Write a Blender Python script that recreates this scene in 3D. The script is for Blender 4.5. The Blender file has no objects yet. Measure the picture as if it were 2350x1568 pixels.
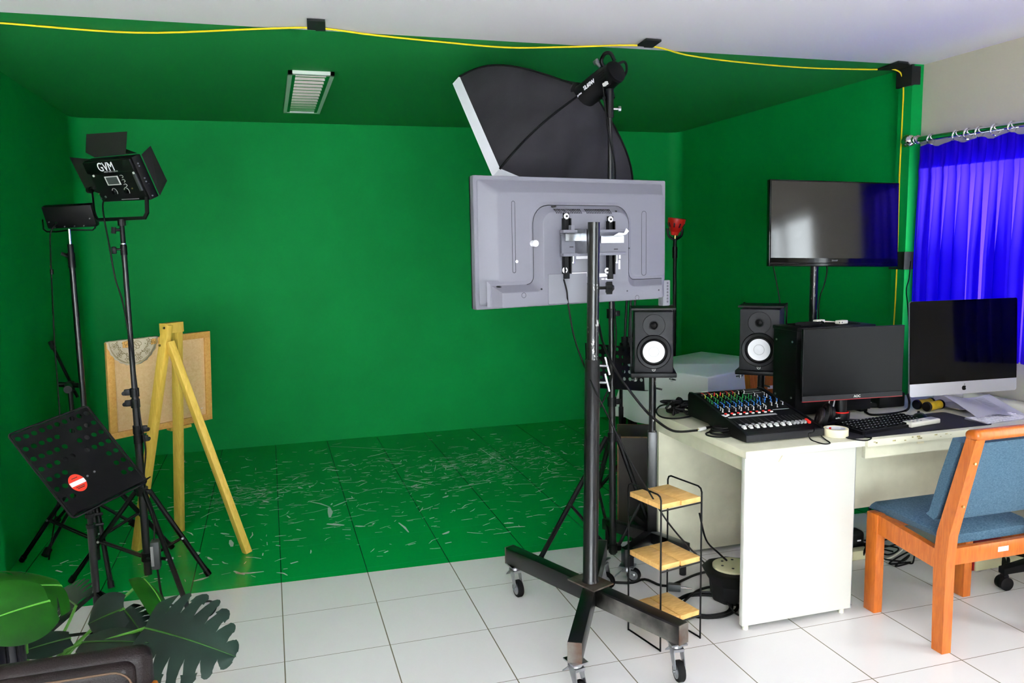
import bpy, bmesh, math, random
from mathutils import Vector, Matrix
random.seed(7)
S = bpy.context.scene
COL = S.collection
PI = math.pi
V = Vector

# ------------------------------------------------------------------ camera
CAM = V((0.0, 0.0, 1.5603))
RX = V((0.95675441, -0.29036784, -0.01753607))
RU = V((0.05188955, 0.11103742, 0.99246066))
RF = V((0.2862315, 0.95045106, -0.1213026))
FPX = 1836.555
cd = bpy.data.cameras.new('camera'); co = bpy.data.objects.new('camera', cd); COL.objects.link(co)
cd.sensor_width = 36.0; cd.lens = 36.0*FPX/2350.0; cd.clip_start = 0.05
co.matrix_world = Matrix(((RX.x, RU.x, -RF.x, CAM.x), (RX.y, RU.y, -RF.y, CAM.y), (RX.z, RU.z, -RF.z, CAM.z), (0, 0, 0, 1)))
S.camera = co

# survey helpers: a measured direction met with a real plane of the room
def ray(x, y):
    return RX*((x-1175)/FPX) - RU*((y-784)/FPX) + RF
def aZ(x, y, z=0.0):
    d = ray(x, y); return CAM + d*((z-CAM.z)/d.z)
def aY(x, y, Y):
    d = ray(x, y); return CAM + d*(Y/d.y)
def aX(x, y, X):
    d = ray(x, y); return CAM + d*(X/d.x)
def aD(x, y, dep):
    return CAM + ray(x, y)*dep
def aP(x, y, p0, n):
    d = ray(x, y); return CAM + d*((p0-CAM).dot(n)/d.dot(n))

# ------------------------------------------------------------------ materials
def lin(c):
    return tuple(((v/255)/12.92 if v/255 <= 0.04045 else ((v/255+0.055)/1.055)**2.4) for v in c)+(1.0,)
def mat(name, rgb, rough=0.5, metal=0.0, noise=0.0, nscale=8.0, bump=0.0, bscale=200.0, spec=0.5, stretch=None, rgb2=None, coat=0.0, sheen=0.0):
    m = bpy.data.materials.new(name); m.use_nodes = True
    nt = m.node_tree; b = nt.nodes['Principled BSDF']; L = nt.links
    b.inputs['Roughness'].default_value = rough
    b.inputs['Metallic'].default_value = metal
    b.inputs['Specular IOR Level'].default_value = spec
    if coat: b.inputs['Coat Weight'].default_value = coat; b.inputs['Coat Roughness'].default_value = 0.1
    if sheen: b.inputs['Sheen Weight'].default_value = sheen
    c = lin(rgb); b.inputs['Base Color'].default_value = c
    tc = nt.nodes.new('ShaderNodeTexCoord'); mp = nt.nodes.new('ShaderNodeMapping')
    L.new(tc.outputs['Object'], mp.inputs['Vector'])
    if stretch: mp.inputs['Scale'].default_value = stretch
    if noise or rgb2:
        n = nt.nodes.new('ShaderNodeTexNoise'); n.inputs['Scale'].default_value = nscale; n.inputs['Detail'].default_value = 5
        L.new(mp.outputs['Vector'], n.inputs['Vector'])
        r = nt.nodes.new('ShaderNodeValToRGB'); L.new(n.outputs['Fac'], r.inputs['Fac'])
        c2 = lin(rgb2) if rgb2 else tuple(min(1, v*(1+noise)) for v in c[:3])+(1,)
        c1 = c if rgb2 else tuple(v*(1-noise) for v in c[:3])+(1,)
        r.color_ramp.elements[0].position = 0.36; r.color_ramp.elements[0].color = c1
        r.color_ramp.elements[1].position = 0.66; r.color_ramp.elements[1].color = c2
        L.new(r.outputs['Color'], b.inputs['Base Color'])
    if bump:
        n2 = nt.nodes.new('ShaderNodeTexNoise'); n2.inputs['Scale'].default_value = bscale; n2.inputs['Detail'].default_value = 3
        L.new(mp.outputs['Vector'], n2.inputs['Vector'])
        bp = nt.nodes.new('ShaderNodeBump'); bp.inputs['Strength'].default_value = bump; bp.inputs['Distance'].default_value = 0.004
        L.new(n2.outputs['Fac'], bp.inputs['Height']); L.new(bp.outputs['Normal'], b.inputs['Normal'])
    return m

def wood(name, c1, c2, rough=0.45, axis=(1, 1, 12), sc=6.0):
    m = bpy.data.materials.new(name); m.use_nodes = True
    nt = m.node_tree; b = nt.nodes['Principled BSDF']; L = nt.links
    tc = nt.nodes.new('ShaderNodeTexCoord'); mp = nt.nodes.new('ShaderNodeMapping'); mp.inputs['Scale'].default_value = axis
    n = nt.nodes.new('ShaderNodeTexNoise'); n.inputs['Scale'].default_value = sc; n.inputs['Detail'].default_value = 6; n.inputs['Distortion'].default_value = 1.2
    r = nt.nodes.new('ShaderNodeValToRGB')
    r.color_ramp.elements[0].position = 0.3; r.color_ramp.elements[0].color = lin(c1)
    r.color_ramp.elements[1].position = 0.65; r.color_ramp.elements[1].color = lin(c2)
    L.new(tc.outputs['Object'], mp.inputs['Vector']); L.new(mp.outputs['Vector'], n.inputs['Vector'])
    L.new(n.outputs['Fac'], r.inputs['Fac']); L.new(r.outputs['Color'], b.inputs['Base Color'])
    b.inputs['Roughness'].default_value = rough
    return m

M = {}
GREEN = (0, 148, 66)
M['green'] = mat('stage_green_paint', GREEN, 0.6, noise=0.05, nscale=3, spec=0.12)
M['cream'] = mat('cream_wall_paint', (190, 182, 165), 0.7, noise=0.03, nscale=2)
M['white'] = mat('white_paint', (240, 240, 240), 0.6)
M['steel_blk'] = mat('black_gloss_steel', (11, 11, 14), 0.28, 0.0, noise=0.3, nscale=14, spec=0.5)
M['blk'] = mat('black_satin', (11, 11, 13), 0.42, noise=0.15, nscale=20, spec=0.22)
M['blk_matte'] = mat('black_matte', (10, 10, 11), 0.7, spec=0.15)
M['blk_gloss'] = mat('black_gloss', (5, 5, 7), 0.1, spec=0.4)
M['rubber'] = mat('black_rubber', (16, 16, 16), 0.65, bump=0.1, spec=0.2)
M['chrome'] = mat('chrome', (225, 225, 228), 0.12, 1.0)
M['zinc'] = mat('zinc_plate', (170, 172, 176), 0.35, 1.0, noise=0.2, nscale=20)
M['rawsteel'] = mat('raw_welded_steel', (128, 124, 118), 0.42, 0.75, rgb2=(92, 66, 52), nscale=11)
M['tvgrey'] = mat('grey_tv_plastic', (110, 109, 119), 0.5, bump=0.12, bscale=900)
M['tvgrey2'] = mat('grey_tv_plastic_light', (120, 120, 128), 0.5)
M['groove'] = mat('dark_groove', (38, 38, 42), 0.7)
M['softfab'] = mat('black_softbox_fabric', (50, 48, 52), 0.7, noise=0.22, nscale=5, bump=0.35, bscale=500, spec=.2)
M['softwhite'] = mat('white_softbox_cloth', (232, 232, 240), 0.8, bump=0.1)
M['pine'] = wood('pale_pine', (206, 168, 62), (226, 190, 86), 0.5, (10, 10, 1.2))
M['pine2'] = wood('orange_pine_frame', (214, 152, 70), (228, 176, 96), 0.5, (10, 10, 1.5))
M['ply'] = wood('pale_plywood', (222, 178, 124), (232, 194, 142), 0.6, (9, 9, 1.5))
M['shelfwood'] = wood('shelf_pine', (214, 160, 88), (238, 192, 118), 0.45, (3, 14, 3), 5)
M['teak'] = wood('orange_teak', (180, 88, 20), (204, 110, 34), 0.32, (12, 12, 1.6))
M['bluefab'] = mat('blue_woven_fabric', (54, 88, 110), 0.9, rgb2=(84, 114, 134), nscale=140, bump=0.4, bscale=600, stretch=(1, 1, 3))
M['desk'] = mat('white_laminate', (212, 211, 202), 0.2, noise=0.02, nscale=2)
M['deskedge'] = mat('worn_cream_desk', (222, 219, 194), 0.4, rgb2=(212, 209, 184), nscale=12)
M['greysteel'] = mat('grey_painted_steel', (150, 156, 158), 0.4)
M['screen'] = mat('black_glass_screen', (3, 3, 6), 0.07, spec=0.16)
M['tvglass'] = mat('glossy_tv_screen', (3, 3, 7), 0.09, spec=1.0)
M['screen_matte'] = mat('matte_black_screen', (6, 6, 8), 0.38, spec=0.17)
M['alu'] = mat('silver_aluminium', (205, 205, 214), 0.32, 0.75)
M['paper'] = mat('white_paper', (238, 236, 242), 0.8)
M['ivory'] = mat('ivory_plastic', (232, 228, 212), 0.4)
M['beige'] = mat('beige_plastic', (206, 200, 160), 0.5)
M['tapecream'] = mat('masking_tape', (236, 226, 190), 0.7)
M['yellow'] = mat('yellow_rubber', (206, 170, 30), 0.5, noise=0.2, nscale=30)
M['cable_y'] = mat('yellow_cable', (232, 206, 20), 0.45)
M['gaffer'] = mat('black_gaffer_tape', (16, 17, 18), 0.75, bump=0.25, bscale=300)
M['pad'] = mat('dark_mouse_mat', (20, 20, 28), 0.8, noise=0.3, nscale=7)
M['red'] = mat('red_plastic', (196, 30, 22), 0.35)
M['ledred'] = mat('red_marking', (226, 40, 30), 0.5)
M['knobgreen'] = mat('green_marking', (30, 150, 70), 0.5)
M['knobblue'] = mat('blue_marking', (40, 130, 225), 0.5)
M['knobyellow'] = mat('yellow_marking', (190, 200, 50), 0.5)
M['knobwhite'] = mat('white_marking', (215, 215, 210), 0.5)
M['knobgrey'] = mat('grey_button', (150, 150, 150), 0.5)
M['spk'] = mat('charcoal_speaker_vinyl', (34, 34, 37), 0.5, bump=0.2, bscale=700, spec=.3)
M['cone'] = mat('white_speaker_cone', (236, 236, 238), 0.5)
M['amp'] = mat('dark_brown_box', (34, 27, 20), 0.6, noise=0.4, nscale=6)
M['amptrim'] = mat('worn_wood_edge', (92, 66, 30), 0.6, noise=0.5, nscale=20)
M['leather'] = mat('dark_brown_leather', (22, 13, 12), 0.45, spec=.25, noise=0.2, nscale=10, bump=0.3, bscale=260)
M['thread'] = mat('tan_stitching', (84, 64, 46), 0.8)
M['pot'] = mat('dark_ribbed_pot', (22, 22, 30), 0.3)
M['leaf_l'] = mat('light_green_leaf', (14, 70, 5), 0.5, rgb2=(24, 92, 10), nscale=9, spec=.25)
M['leaf_m'] = mat('mid_green_leaf', (40, 96, 16), 0.35, rgb2=(58, 124, 22), nscale=9)
M['leaf_d'] = mat('dark_green_leaf', (17, 36, 27), 0.5, rgb2=(24, 48, 37), nscale=9, spec=.25)
M['stem'] = mat('green_stem', (96, 170, 60), 0.4)
M['lace'] = mat('cream_lace', (206, 190, 164), 0.85, rgb2=(200, 184, 156), nscale=40)
M['lacegold'] = mat('gold_lace_print', (122, 104, 44), 0.8)
M['redsticker'] = mat('red_sticker', (236, 52, 28), 0.5)
M['lav'] = mat('warning_text', (60, 20, 14), 0.6)
M['brass'] = mat('brass_screw', (200, 180, 120), 0.3, 1.0)
M['lampslat'] = mat('mirror_louvre', (215, 212, 205), 0.18, 1.0)
M['lampframe'] = mat('white_lamp_frame', (205, 214, 205), 0.45)
M['redcase'] = mat('dark_red_case', (150, 18, 26), 0.4)
M['flap'] = mat('black_barn_door', (26, 23, 24), 0.6, bump=0.1)
M['displaygrey'] = mat('grey_display', (62, 66, 66), 0.4)
M['tvcloth'] = mat('white_table_cover', (222, 226, 226), 0.55, noise=0.03, nscale=3)

def translucent(name, rgb, mix, rgb2=None):
    m = bpy.data.materials.new(name); m.use_nodes = True
    nt = m.node_tree; nt.nodes.clear(); L = nt.links
    o = nt.nodes.new('ShaderNodeOutputMaterial'); d = nt.nodes.new('ShaderNodeBsdfDiffuse'); t = nt.nodes.new('ShaderNodeBsdfTranslucent'); x = nt.nodes.new('ShaderNodeMixShader')
    d.inputs['Color'].default_value = lin(rgb); t.inputs['Color'].default_value = lin(rgb2 or rgb); x.inputs['Fac'].default_value = mix
    tc = nt.nodes.new('ShaderNodeTexCoord'); w = nt.nodes.new('ShaderNodeTexNoise'); mp = nt.nodes.new('ShaderNodeMapping'); mp.inputs['Scale'].default_value = (1, 1, 6)
    w.inputs['Scale'].default_value = 60; L.new(tc.outputs['Object'], mp.inputs['Vector']); L.new(mp.outputs['Vector'], w.inputs['Vector'])
    bp = nt.nodes.new('ShaderNodeBump'); bp.inputs['Strength'].default_value = 0.3; bp.inputs['Distance'].default_value = 0.002
    L.new(w.outputs['Fac'], bp.inputs['Height']); L.new(bp.outputs['Normal'], d.inputs['Normal'])
    L.new(d.outputs[0], x.inputs[1]); L.new(t.outputs[0], x.inputs[2]); L.new(x.outputs[0], o.inputs['Surface'])
    return m
M['curtain'] = translucent('blue_curtain_cloth', (48, 18, 196), 0.6, (78, 50, 226))
M['glass'] = mat('window_glass', (240, 248, 250), 0.02)
M['glass'].node_tree.nodes['Principled BSDF'].inputs['Transmission Weight'].default_value = 1.0
M['glass'].node_tree.nodes['Principled BSDF'].inputs['IOR'].default_value = 1.02

# floor: white tiles with grout, painted green beyond the paint edge
EDGE = "paint edge"
def floor_mat():
    m = bpy.data.materials.new('tiled_floor'); m.use_nodes = True
    nt = m.node_tree; b = nt.nodes['Principled BSDF']; L = nt.links
    tc = nt.nodes.new('ShaderNodeTexCoord'); sx = nt.nodes.new('ShaderNodeSeparateXYZ'); L.new(tc.outputs['Object'], sx.inputs[0])
    def mth(op, a, bb=None):
        n = nt.nodes.new('ShaderNodeMath'); n.operation = op
        for i, v in enumerate((a, bb)):
            if v is None: continue
            if isinstance(v, (int, float)): n.inputs[i].default_value = v
            else: L.new(v, n.inputs[i])
        return n.outputs[0]
    def line(axis, off, w):
        t = mth('FRACT', mth('DIVIDE', mth('ADD', axis, off), 0.4))
        dist = mth('MULTIPLY', mth('SUBTRACT', 0.5, mth('ABSOLUTE', mth('SUBTRACT', t, 0.5))), 0.4)
        return mth('LESS_THAN', dist, w)
    gx = line(sx.outputs['X'], 0.0191+4.0, 0.0022)
    gy = line(sx.outputs['Y'], -4.60226+8.0, 0.0014)
    g = mth('MAXIMUM', gx, gy)
    green = mth('GREATER_THAN', mth('ADD', sx.outputs['Y'], mth('MULTIPLY', sx.outputs['X'], 0.034)), 3.757)
    n = nt.nodes.new('ShaderNodeTexNoise'); n.inputs['Scale'].default_value = 1.3; n.inputs['Detail'].default_value = 4; L.new(tc.outputs['Object'], n.inputs['Vector'])
    def ramp(c1, c2):
        r = nt.nodes.new('ShaderNodeValToRGB'); r.color_ramp.elements[0].color = lin(c1); r.color_ramp.elements[1].color = lin(c2)
        r.color_ramp.elements[0].position = 0.3; r.color_ramp.elements[1].position = 0.7
        L.new(n.outputs['Fac'], r.inputs['Fac']); return r.outputs['Color']
    def mixc(f, a, bb):
        x = nt.nodes.new('ShaderNodeMix'); x.data_type = 'RGBA'
        L.new(f, x.inputs['Factor'])
        for i, v in ((6, a), (7, bb)):
            if isinstance(v, tuple): x.inputs[i].default_value = v
            else: L.new(v, x.inputs[i])
        return x.outputs[2]
    tile = mixc(g, ramp((234, 230, 229), (239, 236, 235)), lin((128, 120, 100)))
    grn = mixc(gx, mixc(gy, ramp((0, 158, 66), (0, 168, 72)), lin((30, 176, 96))), lin((2, 96, 46)))
    L.new(mixc(green, tile, grn), b.inputs['Base Color'])
    r = nt.nodes.new('ShaderNodeMapRange'); r.inputs[3].default_value = 0.16; r.inputs[4].default_value = 0.26
    L.new(green, r.inputs[0]); L.new(r.outputs[0], b.inputs['Roughness'])
    b.inputs['Specular IOR Level'].default_value = 0.4
    bp = nt.nodes.new('ShaderNodeBump'); bp.inputs['Strength'].default_value = 0.5; bp.inputs['Distance'].default_value = 0.002; bp.invert = True
    L.new(g, bp.inputs['Height']); L.new(bp.outputs['Normal'], b.inputs['Normal'])
    return m
M['floor'] = floor_mat()
M['scuff'] = mat('bare_tile_scuffs', (206, 214, 204), 0.3)
def ceil_mat():
    m = mat('ceiling_paint', (241, 235, 239), 0.75)
    nt = m.node_tree; b = nt.nodes['Principled BSDF']; L = nt.links
    tc = nt.nodes.new('ShaderNodeTexCoord'); sx = nt.nodes.new('ShaderNodeSeparateXYZ'); L.new(tc.outputs['Object'], sx.inputs[0])
    gt = nt.nodes.new('ShaderNodeMath'); gt.operation = 'GREATER_THAN'; gt.inputs[1].default_value = 3.76; L.new(sx.outputs['Y'], gt.inputs[0])
    x = nt.nodes.new('ShaderNodeMix'); x.data_type = 'RGBA'; x.inputs[6].default_value = lin((241, 235, 239)); x.inputs[7].default_value = lin(GREEN)
    L.new(gt.outputs[0], x.inputs['Factor']); L.new(x.outputs[2], b.inputs['Base Color'])
    return m
M['ceiling'] = ceil_mat()

# ------------------------------------------------------------------ mesh builder
def frame(o, x, y, z):
    return Matrix(((x[0], y[0], z[0], o[0]), (x[1], y[1], z[1], o[1]), (x[2], y[2], z[2], o[2]), (0, 0, 0, 1)))
def zalign(a, b):
    z = (b-a).normalized(); t = V((0, 0, 1)) if abs(z.z) < 0.9 else V((1, 0, 0))
    x = t.cross(z).normalized(); y = z.cross(x)
    return frame(a, x, y, z)
class MB:
    def __init__(s):
        s.bm = bmesh.new(); s.mi = 0; s.n = 0
    def mark(s, i=None):
        s.bm.faces.ensure_lookup_table()
        for f in s.bm.faces[s.n:]: f.material_index = s.mi
        s.n = len(s.bm.faces)
        if i is not None: s.mi = i
    def use(s, i):
        s.mark(i); return s
    def box(s, c, size, T=None, bev=0.0, seg=2):
        r = bmesh.ops.create_cube(s.bm, size=1.0)
        vs = r['verts']
        m = Matrix.Translation(V(c)) @ Matrix.Diagonal((size[0], size[1], size[2], 1))
        if T is not None: m = T @ m
        bmesh.ops.transform(s.bm, matrix=m, verts=vs)
        if bev:
            es = list({e for v in vs for e in v.link_edges})
            bmesh.ops.bevel(s.bm, geom=es, offset=bev, segments=seg, profile=0.5, affect='EDGES')
        s.mark(); return s
    def bx(s, a, b, T=None, bev=0.0, seg=2):
        c = [(a[i]+b[i])/2 for i in range(3)]; d = [abs(b[i]-a[i]) for i in range(3)]
        return s.box(c, d, T, bev, seg)
    def cyl(s, a, b, r0, r1=None, seg=16, caps=True):
        a, b = V(a), V(b); r1 = r0 if r1 is None else r1
        T = zalign(a, b); h = (b-a).length
        return s.lathe([(r0, 0), (r1, h)], seg, T, caps)
    def lathe(s, prof, seg=24, T=None, caps=True, smooth=True):
        T = T or Matrix.Identity(4); rings = []
        for r, z in prof:
            rings.append([s.bm.verts.new(T @ V((r*math.cos(2*PI*k/seg), r*math.sin(2*PI*k/seg), z))) for k in range(seg)])
        for a, b in zip(rings, rings[1:]):
            for k in range(seg):
                s.bm.faces.new((a[k], a[(k+1) % seg], b[(k+1) % seg], b[k]))
        if caps:
            if prof[0][0] > 1e-5: s.bm.faces.new(rings[0][::-1])
            if prof[-1][0] > 1e-5: s.bm.faces.new(rings[-1])
        s.mark(); return s
    def tube(s, pts, r, seg=8, closed=False, sect=None):
        pts = [V(p) for p in pts]; n = len(pts); rings = []
        rad = r if isinstance(r, (list, tuple)) else [r]*n
        t0 = (pts[1]-pts[0]).normalized()
        up = V((0, 0, 1)) if abs(t0.z) < 0.9 else V((0, 1, 0))
        x = up.cross(t0).normalized()
        for i, p in enumerate(pts):
            if closed: t = (pts[(i+1) % n]-pts[i-1]).normalized()
            else: t = ((pts[min(i+1, n-1)]-p).normalized()+(p-pts[max(i-1, 0)]).normalized())
            if t.length < 1e-6: t = t0
            t.normalize()
            x = (x - t*x.dot(t)); x.normalize(); y = t.cross(x)
            sc = sect or [(math.cos(2*PI*k/seg), math.sin(2*PI*k/seg)) for k in range(seg)]
            rings.append([s.bm.verts.new(p + x*(u*rad[i]) + y*(w*rad[i])) for u, w in sc])
        m = len(rings[0]); rng = range(n) if closed else range(n-1)
        for i in rng:
            a, b = rings[i], rings[(i+1) % n]
            for k in range(m): s.bm.faces.new((a[k], a[(k+1) % m], b[(k+1) % m], b[k]))
        if not closed:
            s.bm.faces.new(rings[0][::-1]); s.bm.faces.new(rings[-1])
        s.mark(); return s
    def beam(s, a, b, w, h, up=(0, 0, 1), bev=0.0):
        a, b = V(a), V(b); x = (b-a); L = x.length; x.normalize(); u = V(up)
        y = u.cross(x).normalized(); z = x.cross(y)
        return s.box((L/2, 0, 0), (L, w, h), frame(a, x, y, z), bev)
    def prism(s, pts, z0, z1, T=None, inset=0.0):
        T = T or Matrix.Identity(4); n = len(pts)
        cx = sum(p[0] for p in pts)/n; cy = sum(p[1] for p in pts)/n
        A = [s.bm.verts.new(T @ V((p[0], p[1], z0))) for p in pts]
        B = [s.bm.verts.new(T @ V((p[0], p[1], z1))) for p in pts]
        for k in range(n): s.bm.faces.new((A[k], A[(k+1) % n], B[(k+1) % n], B[k]))
        f1 = s.bm.faces.new(A[::-1]); f2 = s.bm.faces.new(B)
        s.mark(); return s
    def loft(s, loops, close=True, cap0=True, cap1=True):
        R = [[s.bm.verts.new(V(p)) for p in lp] for lp in loops]; n = len(R[0])
        for a, b in zip(R, R[1:]):
            for k in range(n if close else n-1):
                s.bm.faces.new((a[k], a[(k+1) % n], b[(k+1) % n], b[k]))
        if cap0: s.bm.faces.new(R[0][::-1])
        if cap1: s.bm.faces.new(R[-1])
        s.mark(); return s
    def quad(s, *p):
        s.bm.faces.new([s.bm.verts.new(V(q)) for q in p]); s.mark(); return s
    def slab(s, corners, n, t):
        n = V(n); c = [V(p) for p in corners]
        return s.loft([c, [p+n*t for p in c]])
    def torus(s, c, n, R, r, seg=24, ss=8):
        T = zalign(V(c), V(c)+V(n))
        return s.tube([T @ V((R*math.cos(2*PI*k/seg), R*math.sin(2*PI*k/seg), 0)) for k in range(seg)], r, ss, closed=True)

INV = {}
def link_mesh(name, mb, mats, inv, sharp=32, fixn=True):
    if fixn: bmesh.ops.recalc_face_normals(mb.bm, faces=mb.bm.faces[:])
    me = bpy.data.meshes.new(name); mb.bm.to_mesh(me); mb.bm.free()
    if inv is not None: me.transform(inv)
    for p in me.polygons: p.use_smooth = True
    me.set_sharp_from_angle(angle=math.radians(sharp))
    for k in (mats if isinstance(mats, (list, tuple)) else [mats]): me.materials.append(M[k])
    o = bpy.data.objects.new(name, me); COL.objects.link(o)
    return o
def thing(name, label, cat, loc=(0, 0, 0), rz=0.0, group=None, T=None):
    o = bpy.data.objects.new(name, None); COL.objects.link(o); o.empty_display_size = 0.05
    if T is None: T = Matrix.Translation(V(loc)) @ Matrix.Rotation(rz, 4, 'Z')
    o.matrix_world = T; INV[o.name] = T.inverted(); o['_t'] = 1
    o['label'] = label; o['category'] = cat
    if group: o['group'] = group
    del o['_t']
    return o
def part(name, mb, mats, parent, label=None, local=False, sharp=32, fixn=True):
    root = parent
    while root.parent: root = root.parent
    o = link_mesh(name, mb, mats, None if local else INV[root.name], sharp, fixn)
    o.parent = parent
    if label: o['label'] = label
    return o
def solo(name, mb, mats, label, cat, group=None, origin=None, sharp=32):
    bm = mb.bm
    if origin is None:
        n = len(bm.verts); zs = min(v.co.z for v in bm.verts)
        origin = V((sum(v.co.x for v in bm.verts)/n, sum(v.co.y for v in bm.verts)/n, zs))
    o = link_mesh(name, mb, mats, Matrix.Translation(-V(origin)), sharp)
    o.location = origin; o['label'] = label; o['category'] = cat
    INV[o.name] = Matrix.Translation(-V(origin))
    if group: o['group'] = group
    return o
def struct(name, mb, mats, sharp=32):
    o = link_mesh(name, mb, mats, None, sharp); o['kind'] = 'structure'; INV[o.name] = Matrix.Identity(4); return o
def copy_tree(o, parent=None, T=None):
    c = o.copy(); COL.objects.link(c); c.parent = parent
    if T is not None: c.matrix_world = T
    for ch in list(o.children): copy_tree(ch, c)
    return c
def text_mb(txt, size, T, depth=0.0006, shear=0.0, space=1.0, bold=0.0):
    cu = bpy.data.curves.new('lettering', 'FONT'); cu.body = txt; cu.size = size; cu.extrude = depth; cu.align_x = 'CENTER'; cu.align_y = 'CENTER'
    cu.shear = shear; cu.space_character = space; cu.offset = bold; cu.resolution_u = 3
    ob = bpy.data.objects.new('lettering', cu); COL.objects.link(ob)
    dg = bpy.context.evaluated_depsgraph_get(); dg.update()
    me = bpy.data.meshes.new_from_object(ob.evaluated_get(dg))
    bpy.data.objects.remove(ob); bpy.data.curves.remove(cu)
    me.transform(T); mb = MB(); mb.bm.from_mesh(me); bpy.data.meshes.remove(me); return mb
def spline(pts, n=8):
    P = [V(p) for p in pts]; P = [P[0]*2-P[1]]+P+[P[-1]*2-P[-2]]; out = []
    for i in range(1, len(P)-2):
        for k in range(n):
            t = k/n; a, b, c, d = P[i-1:i+3]
            out.append(0.5*((2*b)+(c-a)*t+(2*a-5*b+4*c-d)*t*t+(3*b-a-3*c+d)*t**3))
    out.append(P[-2]); return out
def rrect(w, h, r, seg=5):
    out = []
    for cx, cy, a0 in ((w/2-r, h/2-r, 0), (-w/2+r, h/2-r, 90), (-w/2+r, -h/2+r, 180), (w/2-r, -h/2+r, 270)):
        for k in range(seg+1):
            a = math.radians(a0+90*k/seg); out.append((cx+r*math.cos(a), cy+r*math.sin(a)))
    return out
E_WIN, E_DOOR, E_REAR_FILL, EXPOSURE = 26.0, 38.0, 280.0, 0.65

# ================================================================== THE SETTING
H = 2.51
YB, YG, XL, XR = 6.52, 3.74, -1.30, 3.53      # stage: back wall, front edge, left and right walls
YF = -2.6                                      # wall behind the photographer
XRW, XLW = 3.55, -2.7                          # window wall and far left wall of the front room
mb = MB()
mb.quad((XLW-.1, YF-.1, 0), (XRW+.2, YF-.1, 0), (XRW+.2, YB+.1, 0), (XLW-.1, YB+.1, 0))
mb.use(1)
def scuff(x, y, L, w, a, bend):
    if not (XL+.05 < x < XR-.15 and 3.82 < y < YB-.12): return
    n = 3 if L > .05 else 2; p = []
    for k in range(n):
        t = k/(n-1)-.5; aa = a+bend*t
        p.append(V((x+L*t*math.cos(aa), y+L*t*math.sin(aa), 0.0008)))
    for q0, q1 in zip(p, p[1:]):
        d = (q1-q0).normalized(); s = V((-d.y, d.x, 0))*w/2
        k0 = .5 if q0 is p[0] else 1; k1 = .4 if q1 is p[-1] else 1
        mb.bm.faces.new([mb.bm.verts.new(v) for v in (q0-s*k0, q1-s*k1, q1+s*k1, q0+s*k0)])
rs = random.Random(11)
for k in range(1500):
    u = rs.random()
    if u < .30: x, y = rs.gauss(1.45, .42), rs.gauss(5.42, .27)
    elif u < .44: x, y = rs.gauss(-.10, .28), rs.gauss(5.25, .17)
    elif u < .60: x, y = rs.gauss(.7, .6), rs.gauss(5.0, .5)
    else: x, y = rs.uniform(-1.1, 2.9), rs.uniform(3.85, 6.25)
    L = min(.32, .012+rs.expovariate(1/.035)); w = rs.uniform(.0035, .009) if L < .1 else rs.uniform(.003, .007)
    a = rs.gauss(0.05, .5) if rs.random() < .72 else rs.uniform(0, PI)
    if rs.random() < .22: L, w = rs.uniform(.02, .06), rs.uniform(.010, .024)
    scuff(x, y, L, w, a, rs.uniform(-.6, .6))
for px0, py0, px1, py1, w in ((553, 1030, 760, 1024, .006), (760, 1024, 980, 1036, .006), (845, 1050, 890, 1038, .012), (1045, 1052, 1095, 1040, .012), (1100, 1030, 1150, 1062, .008), (930, 1100, 1000, 1114, .012),
                              (710, 1150, 760, 1163, .014), (765, 1163, 797, 1150, .014), (757, 1165, 759, 1188, .03), (750, 1203, 790, 1206, .03), (815, 1208, 838, 1209, .02), (917, 1200, 940, 1222, .014), (533, 1255, 529, 1240, .025), (540, 1318, 605, 1314, .016), (535, 1312, 560, 1320, .018), (1160, 1211, 1205, 1208, .014), (1040, 1120, 1120, 1108, .012), (1240, 1150, 1270, 1143, .016), (445, 1335, 480, 1325, .02)):
    a, b = aZ(px0, py0), aZ(px1, py1); d = b-a
    scuff((a.x+b.x)/2, (a.y+b.y)/2, d.length, w, math.atan2(d.y, d.x), rs.uniform(-.3, .3))
mb.mark()
o = struct('floor', mb, ['floor', 'scuff'])
mb = MB(); mb.quad((XLW-.1, YF-.1, H), (XLW-.1, YB+.1, H), (XRW+.2, YB+.1, H), (XRW+.2, YF-.1, H)); struct('ceiling', mb, 'ceiling')

def wallslab(name, pts, m, z0=0.0, z1=H):
    mb = MB(); mb.prism(pts, z0, z1); return struct(name, mb, m)
r = .10
inner = [(XL+r-r*math.cos(a), YB-r+r*math.sin(a)) for a in [PI/2*k/6 for k in range(7)]]
inner += [(XR-r+r*math.sin(a), YB-r+r*math.cos(a)) for a in [PI/2*k/6 for k in range(7)]]
mb = MB(); mb.loft([[(x, y, z) for x, y in inner] for z in (0, H)], close=False, cap0=False, cap1=False); struct('wall_back', mb, 'green')
wallslab('wall_left', [(XL-.1, YG+.1), (XL, YG+.1), (XL, YB-r), (XL-.1, YB-r)], 'green')
wallslab('wall_right', [(XR, YG+.1), (XR+.1, YG+.1), (XR+.1, YB-r), (XR, YB-r)], 'green')
wallslab('trim_1', [(XL-.1, YG), (XL+.102, YG+.14), (XL+.102, YG+.22), (XL-.1, YG+.22)], 'green')     # painted left edge of the stage
wallslab('trim_2', [(XR-.055, YG), (XR+.12, YG), (XR+.12, YG+.1), (XR-.055, YG+.1)], 'green')          # painted right edge column
wallslab('wall_front_left', [(XLW, YG), (XL-.1, YG), (XL-.1, YG+.1), (XLW, YG+.1)], 'cream')
wallslab('wall_room_left', [(XLW-.1, YF), (XLW, YF), (XLW, YG), (XLW-.1, YG)], 'cream')
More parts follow.
